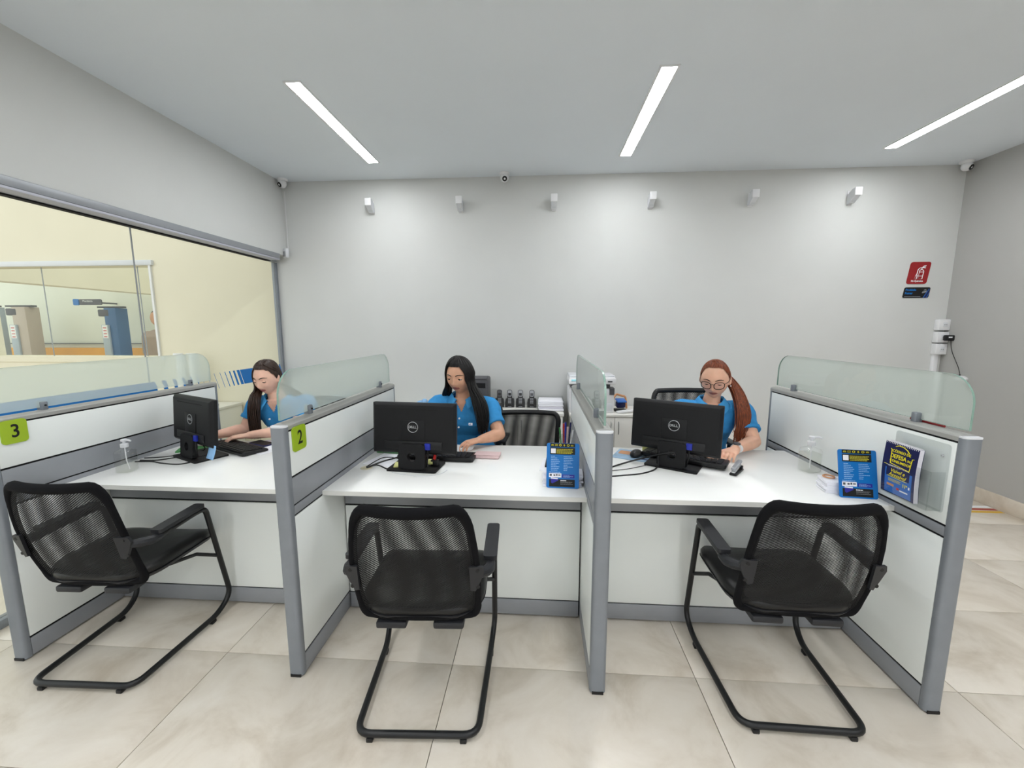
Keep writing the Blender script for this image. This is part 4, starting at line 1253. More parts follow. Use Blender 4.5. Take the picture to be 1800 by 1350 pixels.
MB().bx(-.205, .21, -.13, .15, .33, .345, bev=.006).build('scanner_lid', M['whiteband'], t)
cp = MB().box((-.155, -.178, .295), (.115, .02, .052), R=Matrix.Rotation(-.5, 3, 'X'), bev=.004).build('control_panel', M['sock'], t)
MB().box((-.165, -.190, .307), (.05, .004, .016), R=Matrix.Rotation(-.5, 3, 'X')).build('display', M['lcd'], t)
for k in range(4): MB().box((-.185 + .016 * (k % 4), -.184, .281 - .008 * (k // 2)), (.008, .01, .006), R=Matrix.Rotation(-.5, 3, 'X')).build('button', M['black'], t)
MB().bx(.14, .18, -.1765, -.1745, .29, .30).build('badge', M['black'], t)
MB().bx(-.19, .19, -.153, -.149, .02, .09, bev=.003).build('paper_drawer', M['whiteband'], t)
MB().bx(.16, .205, -.155, -.05, .17, .232).build('side_hinge', M['greycase'], t)
t = thing('hole_punch', 'dark blue hole punch on the back counter beside the printer', 'hole punch', (1.795, 2.34, ZT), .2)
MB().bx(-.05, .05, -.04, .04, 0, .025, bev=.004).build('base', M['black'], t)
MB().box((0, 0, .065), (.08, .06, .05), R=Matrix.Rotation(.2, 3, 'X'), bev=.008).build('body', M['navy'], t)
MB().box((0, -.01, .105), (.09, .075, .014), R=Matrix.Rotation(.3, 3, 'X'), bev=.005).build('lever', M['midblue'], t)
t = MB().tube(spline([(1.735, 2.40, ZT + .10), (1.77, 2.43, ZT + .145), (1.82, 2.42, ZT + .135), (1.86, 2.44, ZT + .115), (1.88, 2.47, ZT + .006)], 5), [.010] * 21, 8).build('tan_strap', M['tan'])
tag(t, 'tan strap bent over the hole punch on the back counter', 'strap')
t = MB().box((0, 0, .009), (.17, .05, .018), R=Matrix.Rotation(-.08, 3, 'Y'), bev=.004).build('white_stapler', M['sock']); t.matrix_basis = Matrix.Translation((1.83, 2.265, ZT + .008)) @ Matrix.Rotation(.25, 4, 'Z')
tag(t, 'slim white device lying on the back counter before the hole punch', 'device')
t = thing('crumpled_cloth', 'small pale blue crumpled cloth on the back counter', 'cloth', (-.13, 2.44, ZT))  # loose cloth made of two rounded folds
MB().ell((0, 0, .03), (.06, .04, .035)).build('fold', M['bluenote'], t)
MB().ell((.03, -.01, .055), (.03, .025, .03)).build('fold', M['bluenote'], t)

# ------------------------------------------------------------------ wall fittings
CAMS = (('white dome camera in the ceiling corner by the glass wall', -1.478, 2.555, -25), ('white dome camera at the middle of the back wall ceiling line', .692, 2.55, 8), ('white dome camera in the ceiling corner by the right wall', 4.735, 2.55, 25))
for lb, x, y, yaw in CAMS:
    t = thing('dome_camera', lb, 'security camera', (x, y, ZC), math.radians(yaw), 'white dome security cameras')
    MB().lathe([(0, -.022), (.040, -.022), (.047, -.012), (.047, 0), (0, 0)], 24).build('base', M['sock'], t)
    b = MB().ell((0, -.005, -.045), (.040, .040, .040)).build('ball', M['sock'], t)
    d = V((0, -.82, -.45)).normalized()
    MB().lathe([(0, 0), (.0205, 0), (.024, -.008), (.024, -.012)], 20, 0, V((0, -.005, -.045)) + d * .0385, axis=tuple(d)).build('lens', M['ink'], b)
NMS = ('first wall lamp from the glass wall', 'second wall lamp from the glass wall', 'third wall lamp from the glass wall', 'third wall lamp from the right wall', 'second wall lamp from the right wall', 'wall lamp nearest the right wall')
for k, x in enumerate((-.625, .258, 1.158, 2.062, 2.972, 3.850)):
    t = thing('wall_lamp', 'small white bracket lamp, ' + NMS[k], 'wall lamp', (x, YB, 2.663), 0, 'white bracket lamps on the back wall')
    MB().bx(-.020, .020, -.008, 0, -.062, .062, bev=.002).build('back_plate', M['sock'], t)
    MB().prism([(0, -.008), (0, -.046), (-.028, -.055), (-.105, .0), (-.105, .062), (-.06, .062), (-.008, .028)], (-.024, -.006, 0), (0, 1, 0), (0, 0, 1), (.048, 0, 0)).build('arm', M['whiteband'], t)
    MB().bx(-.030, .030, -.112, -.100, -.005, .064, bev=.002).build('front_plate', M['sock'], t)
    MB().bx(-.016, .016, -.06, -.035, -.046, -.036).build('lamp_glass', M['acrylic'], t)
t = thing('motion_sensor', 'white motion sensor in the corner above the glass wall', 'sensor', (-1.512, 2.60, 2.235), math.radians(-30))
MB().box((0, -.012, 0), (.064, .038, .096), bev=.014).build('case', M['whiteband'], t)
MB().box((0, -.032, -.01), (.046, .006, .050), bev=.003).build('lens', M['phonegrey'], t)
MB().tube([(0, .012, .04), (-.012, .022, .2), (-.016, .025, .60)], .0035, 6).build('wire', M['sock'], t)
# signs
t = thing('extinguisher_sign', 'red slanted sign with a white fire extinguisher drawing', 'sign', (4.528, YB - .004, 1.990))
def slant(w_, h_, r_, sh): return [(a + b * sh, b) for a, b in rrect(w_, h_, r_, 5)]
MB().prism(slant(.178, .200, .022, .12), (0, 0, 0), (1, 0, 0), (0, 0, 1), (0, .003, 0)).build('board', M['red'], t)
ex = lambda P, c=False: MB().tube([(x, -.0012, z_) for x, z_ in P], .0030, 5, closed=c).build('drawing_line', M['inkw'], t)
o = .005
ex([(-.004, -.054), (.032, -.054), (.040, .012), (.036, .024), (.028, .030), (.016, .030), (.006, .024), (.003, .012)], True)
ex([(.003, .008), (.038, .008)]); ex([(-.001, -.028), (.034, -.028)])
ex([(.020, .030), (.024, .046), (.040, .064), (.056, .066), (.050, .056), (.034, .050)]); ex([(.026, .046), (.054, .044)])
ex([(.024, .048), (.004, .044), (-.010, .030), (-.016, -.010)])
ex([(-.034, -.054), (-.016, -.054), (-.012, -.022), (-.017, -.012), (-.024, -.022)], True)
text('lettering', 'Pó Químico', .0215, M['inkw'], t, frame((-.008, -.0006, -.074), (1, 0, 0), (0, 0, 1)), .0003, 1.0, bold=.0008)
t = thing('no_smoking_sign', 'black and blue slanted sign under the red extinguisher sign', 'sign', (4.530, YB - .004, 1.812))
MB().prism(slant(.228, .096, .014, .12), (0, 0, 0), (1, 0, 0), (0, 0, 1), (0, .003, 0)).build('board', M['ink'], t)
text('lettering', 'Proibido', .027, M['blue'], t, frame((-.099, -.0006, .024), (1, 0, 0), (0, 0, 1)), .0003, 1.0, bold=.0008, align='LEFT')
text('lettering', 'Fumar', .027, M['blue'], t, frame((-.102, -.0006, -.006), (1, 0, 0), (0, 0, 1)), .0003, 1.0, bold=.0008, align='LEFT')
MB().bx(-.104, .038, -.001, 0, -.0385, -.0335).build('small_print', M['phonegrey'], t)
MB().prism([(.060, -.047), (.098, -.047), (.112, .02), (.112, .035)], (0, -.001, 0), (1, 0, 0), (0, 0, 1), (0, .001, 0)).build('blue_corner', M['navy'], t)
for a in (.058, .086): MB().prism([(a, -.0475), (a + .007, -.0475), (a + .052 if a < .08 else a + .025, .035 if a < .08 else -.005), (a + .046 if a < .08 else a + .022, .035 if a < .08 else -.002)], (0, -.0015, 0), (1, 0, 0), (0, 0, 1), (0, .001, 0)).build('blue_stripe', M['midblue'], t)
MB().prism([(.046, -.004), (.050, .008), (.066, .012), (.086, .020), (.086, .004), (.070, -.002), (.052, -.006)], (0, -.001, 0), (1, 0, 0), (0, 0, 1), (0, .001, 0)).build('hand_mark', M['phonegrey'], t)
MB().prism([(.058, .018), (.070, .030), (.086, .028), (.078, .022)], (0, -.001, 0), (1, 0, 0), (0, 0, 1), (0, .001, 0)).build('hand_mark', M['phonegrey'], t)
# sockets and conduit in the right corner
t = thing('socket_box', 'stack of three white surface sockets in the right corner', 'socket', (4.775, YB, 1.40))
for k, (z0, x0) in enumerate(((.115, -.012), (.0, -.018), (-.110, -.018))):
    b = MB().bx(-.052, .046, -.055, 0, z0 - .050, z0 + .050, bev=.006).build('box', M['sock'], t)
    MB().bx(-.020, .020, -.0575, -.054, z0 - .022, z0 + .022, bev=.002).build('socket_face', M['whiteband'], b)
    for dx in (-.008, .008): MB().lathe([(0, 0), (.003, 0), (.003, .002), (0, .002)], 8, 0, (dx, -.058, z0), axis=(0, -1, 0)).build('pin_hole', M['ink'], b)
MB().bx(-.040, .002, -.03, 0, -1.26, -.158, bev=.004).build('conduit', M['sock'], t)
t = thing('power_adapter', 'black power adapter plugged into the corner sockets', 'adapter', (4.775, YB - .058, 1.395))
MB().box((.028, -.026, .0), (.085, .048, .052), bev=.010).build('body', M['black'], t)
MB().box((.010, -.0515, .006), (.03, .002, .01)).build('label', M['inkw'], t)
MB().tube(spline([(.036, -.03, -.02), (.03, -.06, -.12), (.018, -.15, -.26), (.005, -.19, -.335)], 6), .003, 6).build('cord', M['black'], t)
t = thing('wifi_unit', 'white oval unit hanging by a cord near the right corner', 'device', (4.775, 2.39, 1.03))
MB().ell((0, 0, 0), (.075, .045, .034), R=Matrix.Rotation(-.05, 3, 'Y')).build('shell', M['sock'], t)
MB().tube([(0.004, 0, .032), (.005, 0, .045)], .006, 8).build('cord_collar', M['black'], t)
MB().ell((.0, .02, -.02), (.05, .03, .02)).build('underside', M['whiteband'], t)
MB().bx(-.01, .046, 0.03, .045, -.01, .01).build('wall_bracket', M['whiteband'], t)
# floor tape at the right wall
t = thing('floor_marking', 'yellow and red floor tape marking by the right wall', 'floor tape', (4.70, 1.93, 0))
for nm, d, mm in (('yellow_strip', 0, 'tapeyellow'), ('red_strip', .05, 'tapered'), ('white_strip', .10, 'inkw')):
    MB().prism([(-.60, -.035 + d), (.10, -.035 + d), (.10, .0 + d), (-.60, .0 + d)], (0, 0, .0002), (1, 0, 0), (0, 1, 0), (0, 0, .0006)).build(nm, M[mm], t)

#--PEOPLE--
# ------------------------------------------------------------------ people
def gs(d, s): return math.exp(-(d / s) ** 2)
def face_bump(x, z):
    ax = abs(x)
    b = 0.0
    b += .0165 * gs(x, .0115) * gs(z + .034, .0135)             # nose tip
    b += .0085 * gs(x, .0085) * gs(z + .012, .024)              # bridge
    b += .006 * gs(ax - .0125, .007) * gs(z + .037, .008)       # nostril wings
    b -= .0075 * gs(ax - .031, .017) * gs(z - .001, .012)       # sockets
    b += .0035 * gs(ax - .026, .024) * gs(z - .027, .011)       # brow
    b += .0045 * gs(ax - .042, .020) * gs(z + .030, .020)       # cheeks
    b += .0060 * gs(x, .020) * gs(z + .0575, .0055)             # upper lip
    b += .0065 * gs(x, .018) * gs(z + .0690, .0060)             # lower lip
    b -= .0020 * gs(x, .024) * gs(z + .0630, .0022)             # lip line
    b -= .0035 * gs(x, .022) * gs(z + .0815, .0065)             # below the lip
    b += .0065 * gs(x, .018) * gs(z + .1010, .014)              # chin
    return b
HA, HB, HC = .073, .094, .116
def head_pt(th, ph, k=1.0):
    """th polar from the top, ph azimuth from the face (-y) towards +x; k inflates the skull"""
    x = HA * math.sin(th) * math.sin(ph); y = -HB * math.sin(th) * math.cos(ph); z = HC * math.cos(th)
    t = max(0.0, -z / HC)
    if y < 0 and k == 1.0:
        y -= face_bump(x, z) * min(1, (-y / .045))
    x *= 1 - .30 * t ** 1.7
    if y < 0: y *= 1 - .10 * t ** 2
    else: y *= 1 - .42 * t ** 1.3
    if y < 0: y *= .965
    x *= 1 - .06 * max(0, z / HC) * (1 if y < 0 else 0)
    return V((x, y, z)) * k
def face_y(x, z):
    q = max(.02, 1 - (x / HA) ** 2 - (z / HC) ** 2)
    y = -HB * math.sqrt(q) - face_bump(x, z)
    return y * .965

def remesh(name, mb, mats, voxel, smooth_it=2):
    me = mb.mesh(name + '_source', mats, 0)
    o = bpy.data.objects.new(name + '_source', me)
    C.objects.link(o)
    r = o.modifiers.new('r', 'REMESH'); r.mode = 'VOXEL'; r.voxel_size = voxel; r.use_smooth_shade = True
    if smooth_it:
        sm = o.modifiers.new('s', 'SMOOTH'); sm.factor = .5; sm.iterations = smooth_it
    dg = bpy.context.evaluated_depsgraph_get()
    out = bpy.data.meshes.new_from_object(o.evaluated_get(dg))
    bpy.data.objects.remove(o)
    out.materials.clear()
    for m_ in mats: out.materials.append(m_)
    out.shade_smooth()
    return out

def limb(mb, P, R, n=14, sub=5):
    pts = spline(P, sub)
    k = len(P) - 1
    rr = []
    for i in range(len(pts)):
        f = i / (len(pts) - 1) * k; a = min(int(f), k - 1); t = f - a
        rr.append(R[a] * (1 - t) + R[a + 1] * t)
    mb.tube(pts, rr, n)
    mb.ell(pts[0], (rr[0],) * 3, 14, 8); mb.ell(pts[-1], (rr[-1],) * 3, 14, 8)

def hand(mb, W, d, up, s, curl=(18, 32, 26), spread=.10, thumb=.55):
    d = V(d).normalized(); up = V(up); up = (up - d * up.dot(d)).normalized(); l = d.cross(up) * s
    W = V(W)
    rg = []
    for f, hw, hh in ((-.012, .026, .019), (.015, .029, .0175), (.045, .038, .0155), (.075, .041, .0135), (.092, .039, .0105)):
        c = W + d * f
        rg.append([c + l * (hw * math.cos(a)) + up * (hh * math.sin(a)) for a in [2 * PI * k / 16 for k in range(16)]])
    mb.rings(rg)
    for k, (off, ln, r) in enumerate(((.030, .070, .0082), (.0098, .079, .0085), (-.0106, .073, .0082), (-.030, .057, .0072))):
        p = W + d * (.086 - abs(off) * .22) + l * off
        ang = math.radians(curl[0]); dd = (d + l * (off * spread * 10)).normalized()
        P = [p - dd * .02, p]; R = [r, r * 1.06]
        for seg, ca, rr in ((.45, curl[0], 1.0), (.31, curl[0] + curl[1], .95), (.24, curl[0] + curl[1] + curl[2], .78)):
            a = math.radians(ca)
            p = p + (dd * math.cos(a) - up * math.sin(a)) * ln * seg
            P.append(p); R.append(r * rr)
        mb.tube(P, R, 10); mb.ell(P[-1], (R[-1],) * 3, 10, 6); mb.ell(P[1], (R[1],) * 3, 10, 6)
    p0 = W + d * .022 + l * .024 - up * .004
    p1 = p0 + (d * .55 + l * .75 - up * .25).normalized() * .036
    p2 = p1 + (d * .85 + l * .38 - up * .30).normalized() * .030
    p3 = p2 + (d * .97 + l * .05 - up * .22).normalized() * .024
    mb.tube([p0, p1, p2, p3], [.0145, .0115, .0100, .0078], 10); mb.ell(p3, (.0078,) * 3, 10, 6); mb.ell(p0, (.0145,) * 3, 12, 8)

def person(label, sp):
    root = thing('person', label, 'person', sp['root'])
    O = V(sp['root'])
    L_ = lambda p: V(p) - O
    Mh = Matrix.Translation(L_(sp['head'])) @ Matrix.Rotation(math.radians(sp['yaw']), 4, 'Z') @ Matrix.Rotation(math.radians(sp['pitch']), 4, 'X') @ Matrix.Rotation(math.radians(sp.get('roll', 0)), 4, 'Y') @ Matrix.Scale(sp.get('hs', 1.0), 4) @ Matrix.Diagonal((sp.get('fw', 1.0), 1, 1, 1))
    skin, lips = M[sp['skin']], M[sp['lips']]
    mb = MB()
    # head
    nth, nph = 84, 112
    rg = []
    for i in range(1, nth):
        rg.append([Mh @ head_pt(PI * i / nth, 2 * PI * j / nph) for j in range(nph)])
    fw_ = sp.get('fw', 1.0)
    mb.rings(rg)
    for s in (-1, 1):
        mb.ell(Mh @ V((s * .0735, .012, -.008)), (.010, .020, .031), 14, 10, R=(Mh.to_3x3().normalized() @ Matrix.Rotation(math.radians(-12), 3, 'X') @ Matrix.Rotation(s * .35, 3, 'Z')))
    nb = L_(sp['neck'])
    neck_top = Mh @ V((0, .022, -.055))
    limb(mb, [neck_top, (neck_top + nb) / 2 + V((0, .002, 0)), nb, nb + V((0, .02, -.05))], [.050, .0475, .054, .070], 20)
    # torso
    ty = Matrix.Rotation(math.radians(sp['tyaw']), 3, 'Z')
    pel = L_(sp['pelvis'])
    def torso(grow, zlow=0.0, neckr=.055):
        secs = ((0.0, .170, .125), (.12, .168, .125), (.26, .140, .108), (.40, .138, .108), (.58, .152, .122), (.72, .158, .112), (.84, .165, .092), (.93, .130, .075), (1.0, neckr, neckr))
        R = []
        fat = sp.get('fat', 1.0)
        for (f, a, b) in secs:
            if f < zlow: continue
            c = pel.lerp(nb, f)
            c += V((0, .035 * math.sin(PI * f), 0))
            rr = []
            for k in range(36):
                q = 2 * PI * k / 36
                ca, sa = math.cos(q), math.sin(q)
                e = .82
                xx = (abs(ca) ** e) * (1 if ca > 0 else -1) * (a * fat + grow)
                yy = (abs(sa) ** e) * (1 if sa > 0 else -1) * (b * fat + grow)
                if sa < 0 and .45 < f < .8:      # bust
                    yy -= .032 * gs(f - .60, .13) * (gs(ca - .48, .34) + gs(ca + .48, .34)) * sp.get('bust', 1.0)
                rr.append(c + ty @ V((xx, yy, 0)))
            R.append(rr)
        return R
    mb.rings(torso(0.0))
    # the open collar shows the chest below
    cdir = ty @ V((0, -1, 0))
    arms = sp['arms']
    for s, A in arms.items():
        sh, el, wr = L_(A['sh']), L_(A['el']), L_(A['wr'])
        limb(mb, [sh, sh.lerp(el, .5), el], [.052, .045, .038], 16)
        fd = (wr - el)
        limb(mb, [el, el + fd * .3, el + fd * .75, wr], [.038, .0405, .031, .0255], 16)
        hand(mb, wr + fd.normalized() * .008, A['hd'], A.get('up', (0, 0, 1)), 1 if s == 'L' else -1, A.get('curl', (18, 32, 26)))
    # legs (seated)
    for s in (-1, 1):
        hip = pel + ty @ V((s * .09, -.02, .0))
        kn = hip + ty @ V((s * .03, -.40, .01)); an = kn + V((0, .05, -.43 + (pel.z - .53)))
        an.z = .09 - O.z
        limb(mb, [hip, hip.lerp(kn, .5), kn], [.088, .078, .058], 16)
        limb(mb, [kn, kn.lerp(an, .35), an], [.056, .054, .036], 16)
        limb(mb, [an + V((0, .01, -.03)), an + V((0, -.10, -.055))], [.036, .028], 10)
    me = remesh('body', mb, [skin, lips], .0036, 2)
    inv = Mh.inverted()
    for p in me.polygons:
        c = inv @ p.center
        if c.y < -.06 and -.080 < c.z < -.048 and ((c.x / .0225) ** 2 + ((c.z + .0630 - .012 * 0) / .0098) ** 2) < 1:
            p.material_index = 1
    bo = bpy.data.objects.new('body', me); C.objects.link(bo); bo.parent = root
    # eyes
    ga = sp.get('gaze', -18)
    for s in (-1, 1):
        ec = V((s * .0315, -.0690, .0015)); r = .0128
        e = MB().ell((0, 0, 0), (r, r, r), 18, 12).build('eye', M['eyewhite'], root, mw=Mh @ Matrix.Translation(ec))
        gd = V((sp.get('gx', 0), -math.cos(math.radians(ga)), math.sin(math.radians(ga)))).normalized()
        MB().lathe([(0, .0009), (.0055, .0006), (.0064, -.0012)], 16, 0, gd * (r - .0005), axis=tuple(gd)).build('iris', M['iris'], e)
        lid = sp.get('lid', -5)
        def lp(az, elv, rr):
            az = math.radians(az); elv = math.radians(elv)
            return V((rr * math.sin(az) * math.cos(elv), -rr * math.cos(az) * math.cos(elv), rr * math.sin(elv)))
        edge = lambda az: lid - 14 * (az / 70) ** 2
        MB().grid(lambda u, v: lp(-85 + 170 * u, edge(-85 + 170 * u) + (88 - edge(-85 + 170 * u)) * v, r + .0012), 14, 8).build('eyelid', skin, root, mw=Mh @ Matrix.Translation(ec))
        low = lambda az: sp.get('low', -34) + 10 * (az / 70) ** 2
        MB().grid(lambda u, v: lp(-85 + 170 * u, -88 + (low(-85 + 170 * u) + 88) * v, r + .0008), 14, 6).build('lower_lid', skin, root, mw=Mh @ Matrix.Translation(ec))
        MB().tube([lp(a, edge(a) - 1, r + .0017) for a in range(-72, 73, 12)], [.0005 + .0011 * math.cos(math.radians(a)) for a in range(-72, 73, 12)], 6).build('eyelash', M['ink'], root, mw=Mh @ Matrix.Translation(ec))
        br = []
        for k in range(9):
            f = k / 8; x = s * (.0125 + .040 * f); z_ = .0215 + .0075 * math.sin(PI * min(1, f * 1.15) * .8) - .004 * f ** 3
            br.append(Mh @ V((x, face_y(x, z_) - .0006, z_)))
        MB().tube(br, [.0016, .0027, .0029, .0029, .0027, .0024, .002, .0015, .0008], 6).build('eyebrow', M[sp.get('brow', 'brow')], root)
    # polo shirt
    sb = MB()
    sb.rings(torso(.011, 0.0, .060)[:-1])
    tt = torso(.011, 0.0, .060)
    sb.rings([tt[-2], [q.lerp(nb, .1) + V((0, 0, -.004)) for q in tt[-1]]])
    for s, A in arms.items():
        sh, el = L_(A['sh']), L_(A['el'])
        inn = nb + (sh - nb) * .35 + V((0, 0, -.035))
        q = A.get('sleeve', .68)
        limb(sb, [inn, sh, sh.lerp(el, .4)], [.062, .066, .060], 18)
        pts = [sh, sh.lerp(el, q * .6), sh.lerp(el, q)]
        sb.tube(pts, [.066, .060, .060], 20)
    ms = remesh('polo_shirt', sb, [M['shirt']], .006, 4)
    # open the shirt at the collar
    bm = bmesh.new(); bm.from_mesh(ms)
    kill = []
    fwd = cdir
    for f in bm.faces:
        c = f.calc_center_median() - nb
        fx = c.dot(ty @ V((1, 0, 0))); fy = c.dot(fwd); fz = c.z
        if fy > .02 and fz > -.085 and abs(fx) < .042 * (1 + fz / .085) + .002: kill.append(f)
        elif c.length < .066 and fz > -.02: kill.append(f)
    bmesh.ops.delete(bm, geom=kill, context='FACES')
    for v_ in bm.verts:       # soft folds
        n_ = mnoise.noise(V((v_.co.x * 9, v_.co.y * 9, v_.co.z * 5 + sp['root'][0]))) * .005 + mnoise.noise(v_.co * 24) * .002
        v_.co += v_.normal * n_
    bm.to_mesh(ms); bm.free()
    ms.shade_smooth()
    so = bpy.data.objects.new('polo_shirt', ms); C.objects.link(so); so.parent = root
    for s, A in arms.items():
        sh, el = L_(A['sh']), L_(A['el']); q = A.get('sleeve', .68)
        ax = (el - sh).normalized(); a0 = ax.orthogonal().normalized(); a1 = ax.cross(a0); c = sh.lerp(el, q) - ax * .006
        rgs = []
        for k, (rr, dz) in enumerate(((.0615, -.018), (.0630, -.016), (.0630, .004), (.0600, .007), (.054, .003))):
            rgs.append([c + ax * dz + a0 * (rr * math.cos(t_)) + a1 * (rr * math.sin(t_)) for t_ in [2 * PI * k2 / 26 for k2 in range(26)]])
        MB().rings(rgs, cap=False).build('sleeve_cuff', M['shirt'], so, smooth=60)
    # collar
    def col(u, v):
        a = -PI + .40 + (2 * PI - .80) * u        # from front left round the back to front right
        a = a  # 0 = back
        ca, sa = math.cos(a), math.sin(a)
        front = max(0, -ca)
        r0 = (.060, .068, .096)[min(2, int(v * 2 + .01))]
        zz = (.030, .041, .002 - .026 * front ** 3)[min(2, int(v * 2 + .01))]
        r0 += (.010 + .022 * (v > .6)) * front
        return nb + ty @ V((sa * r0 * 1.06, ca * r0 * 1.02, zz - .046 * front ** 2))
    cm = MB(); cm.grid(col, 34, 2)
    co = cm.build('collar', M['shirtcollar'], so, smooth=70)
    co.modifiers.new('thick', 'SOLIDIFY').thickness = .005
    # placket and buttons, small badge
    base = nb + cdir * .118 + V((0, 0, -.12))
    fr_ = lambda x, z_, d: nb + ty @ V((x, 0, z_)) + cdir * d
    dep = sp.get('chest', .128)
    bs = []
    for k in range(2):
        z_ = -.120 - .055 * k
        p = fr_(.0, z_, dep + .020 * k - .004)
        MB().lathe([(0, .003), (.0055, .003), (.0062, 0), (.0062, -.003)], 12, 0, p, axis=tuple(cdir)).build('button', M['button'], so)
    if sp.get('badge', True):
        p = fr_(sp.get('bx', .085), -.150, dep + .022)
        bo2 = MB().prism(rrect(.026, .016, .002, 2), (0, 0, 0), (1, 0, 0), (0, 1, 0), (0, 0, .0012)).build('chest_badge', M['inkw'], so, mw=frame(p, ty @ V((1, 0, 0)), V((0, 0, 1))))
        MB().prism([(-.008, -.005), (-.002, -.005), (.001, .005), (-.005, .005)], (0, 0, .0012), (1, 0, 0), (0, 1, 0), (0, 0, .0004)).build('badge_mark', M['blue'], so, mw=frame(p, ty @ V((1, 0, 0)), V((0, 0, 1))))
    # trousers and shoes
    tb = MB()
    for s in (-1, 1):
        hip = pel + ty @ V((s * .09, -.02, .0)); kn = hip + ty @ V((s * .03, -.40, .01)); an = kn + V((0, .05, 0)); an.z = .09 - O.z
        limb(tb, [hip, hip.lerp(kn, .5), kn], [.10, .088, .068], 16); limb(tb, [kn, kn.lerp(an, .4), an], [.066, .064, .05], 16)
    tb.ell(pel, (.185, .14, .10), 20, 12)
    tm = remesh('trousers', tb, [M['jeans']], .014, 2)
    to = bpy.data.objects.new('trousers', tm); C.objects.link(to); to.parent = root
    for s in (-1, 1):
        hip = pel + ty @ V((s * .09, -.02, .0)); kn = hip + ty @ V((s * .03, -.40, .01)); an = kn + V((0, .05, 0)); an.z = .0 - O.z
        MB().rings([[an + V((a * k, -.045 + b * k, z_)) for a, b in rrect(.10, .27, .045, 5)] for k, z_ in ((.95, 0), (1, .02), (.95, .06), (.6, .10))]).build('shoe', M['black'], root, smooth=50)
    # ------------------------------------------------ hair
    hm = M[sp['hair']]
    part = sp.get('part', 0.0)
    front, side, back = sp.get('line', (50, 100, 128))
    def thmax(ph):
        a = abs(((ph + PI) % (2 * PI)) - PI)
        d = math.degrees(a)
        pts = [(0, front), (34, front + 1), (58, front + 9), (76, side - 24), (90, side), (112, side + 14), (140, back), (180, back + 6)]
        for (a0, b0), (a1, b1) in zip(pts, pts[1:]):
            if a0 <= d <= a1:
                t = (d - a0) / (a1 - a0); t = t * t * (3 - 2 * t)
                return math.radians(b0 + (b1 - b0) * t)
        return math.radians(back)
    vol = sp.get('vol', 1.075)
    def cap(u, v):
        ph = 2 * PI * u
        th = thmax(ph) * v + .001
        ridge = .0016 * math.sin(ph * 23 + 3 * v) + .0010 * math.sin(ph * 47 + v * 5)
        k = 1 + (vol - 1) * min(1, (1 - v) * 5 + .10)
        p = head_pt(th, ph, 1.0001 if True else 1)
        p = p * k + p.normalized() * (ridge * min(1, v * 3) + .004)
        # a shallow groove along the parting
        p.z -= .004 * gs(p.x - part, .004) * (p.y < .03) * (v < .9)
        return Mh @ p
    hc = MB(); hc.grid(cap, 120, 22)
    ho = hc.build('hair', hm, root, smooth=80)
    rnd = random.Random(sp.get('seed', 1))
    ico = inv
    def push(p, k=1.0):
        q = inv @ p
        e = math.sqrt((q.x / (HA * 1.05 * k)) ** 2 + (q.y / (HB * 1.05 * k)) ** 2 + (q.z / (HC * 1.05 * k)) ** 2)
        return Mh @ (q / e) if e < 1 and q.z > -.06 else p
    lm = MB()
    for lock in sp['locks']:
        n = lock['n']
        G = [L_(g) for g in lock['guide']]
        for k in range(n):
            f = k / max(1, n - 1)
            ph = math.radians(lock['ph'][0] + (lock['ph'][1] - lock['ph'][0]) * f + rnd.uniform(-3, 3))
            P = []
            p1 = lock.get('ph1', lock['ph'])
            ph1 = math.radians(p1[0] + (p1[1] - p1[0]) * f + rnd.uniform(-2, 2))
            ths = lock.get('th', (12, 32, 54, 76, 96))
            for tdeg in ths:
                kk = vol + .012 + rnd.uniform(-.006, .014)
                t_ = min(1, max(0, (tdeg - 10) / 60))
                p = head_pt(math.radians(tdeg), ph + (ph1 - ph) * t_, 1.0001) * kk
                p.x += part * (1 - t_)
                P.append(Mh @ p)
            last = P[-1] if P else None
            wd = lock['w']
            ox, oy = rnd.uniform(-1, 1), rnd.uniform(-1, 1)
            ox = ox * .5 + (f * 2 - 1) * .5 * lock.get('dirx', 1)
            for gi, g in enumerate(G):
                ww = wd[gi]
                q_ = g + V((ox * ww[0], oy * ww[1], rnd.uniform(-.006, .006) + (rnd.uniform(-.05, .03) if gi == len(G) - 1 else 0)))
                if gi == 0 and last is not None and lock.get('blend', .5):
                    q_ = q_.lerp(last + V((0, 0, -.06)), lock.get('blend', .5))
                P.append(q_)
            pts = [push(p) for p in spline(P, 4)]
            m_ = len(pts)
            R0 = lock.get('r', .0055)
            lm.tube(pts, [R0 * (0.35 + .65 * min(1, i / 5)) * (1 if i < m_ * .7 else max(.18, 1 - (i - m_ * .7) / (m_ * .3) * .82)) for i in range(m_)], 5)
    lo = lm.build('hair_strands', hm, ho, smooth=80); lo['kind'] = 'stuff'
    return root, Mh, so

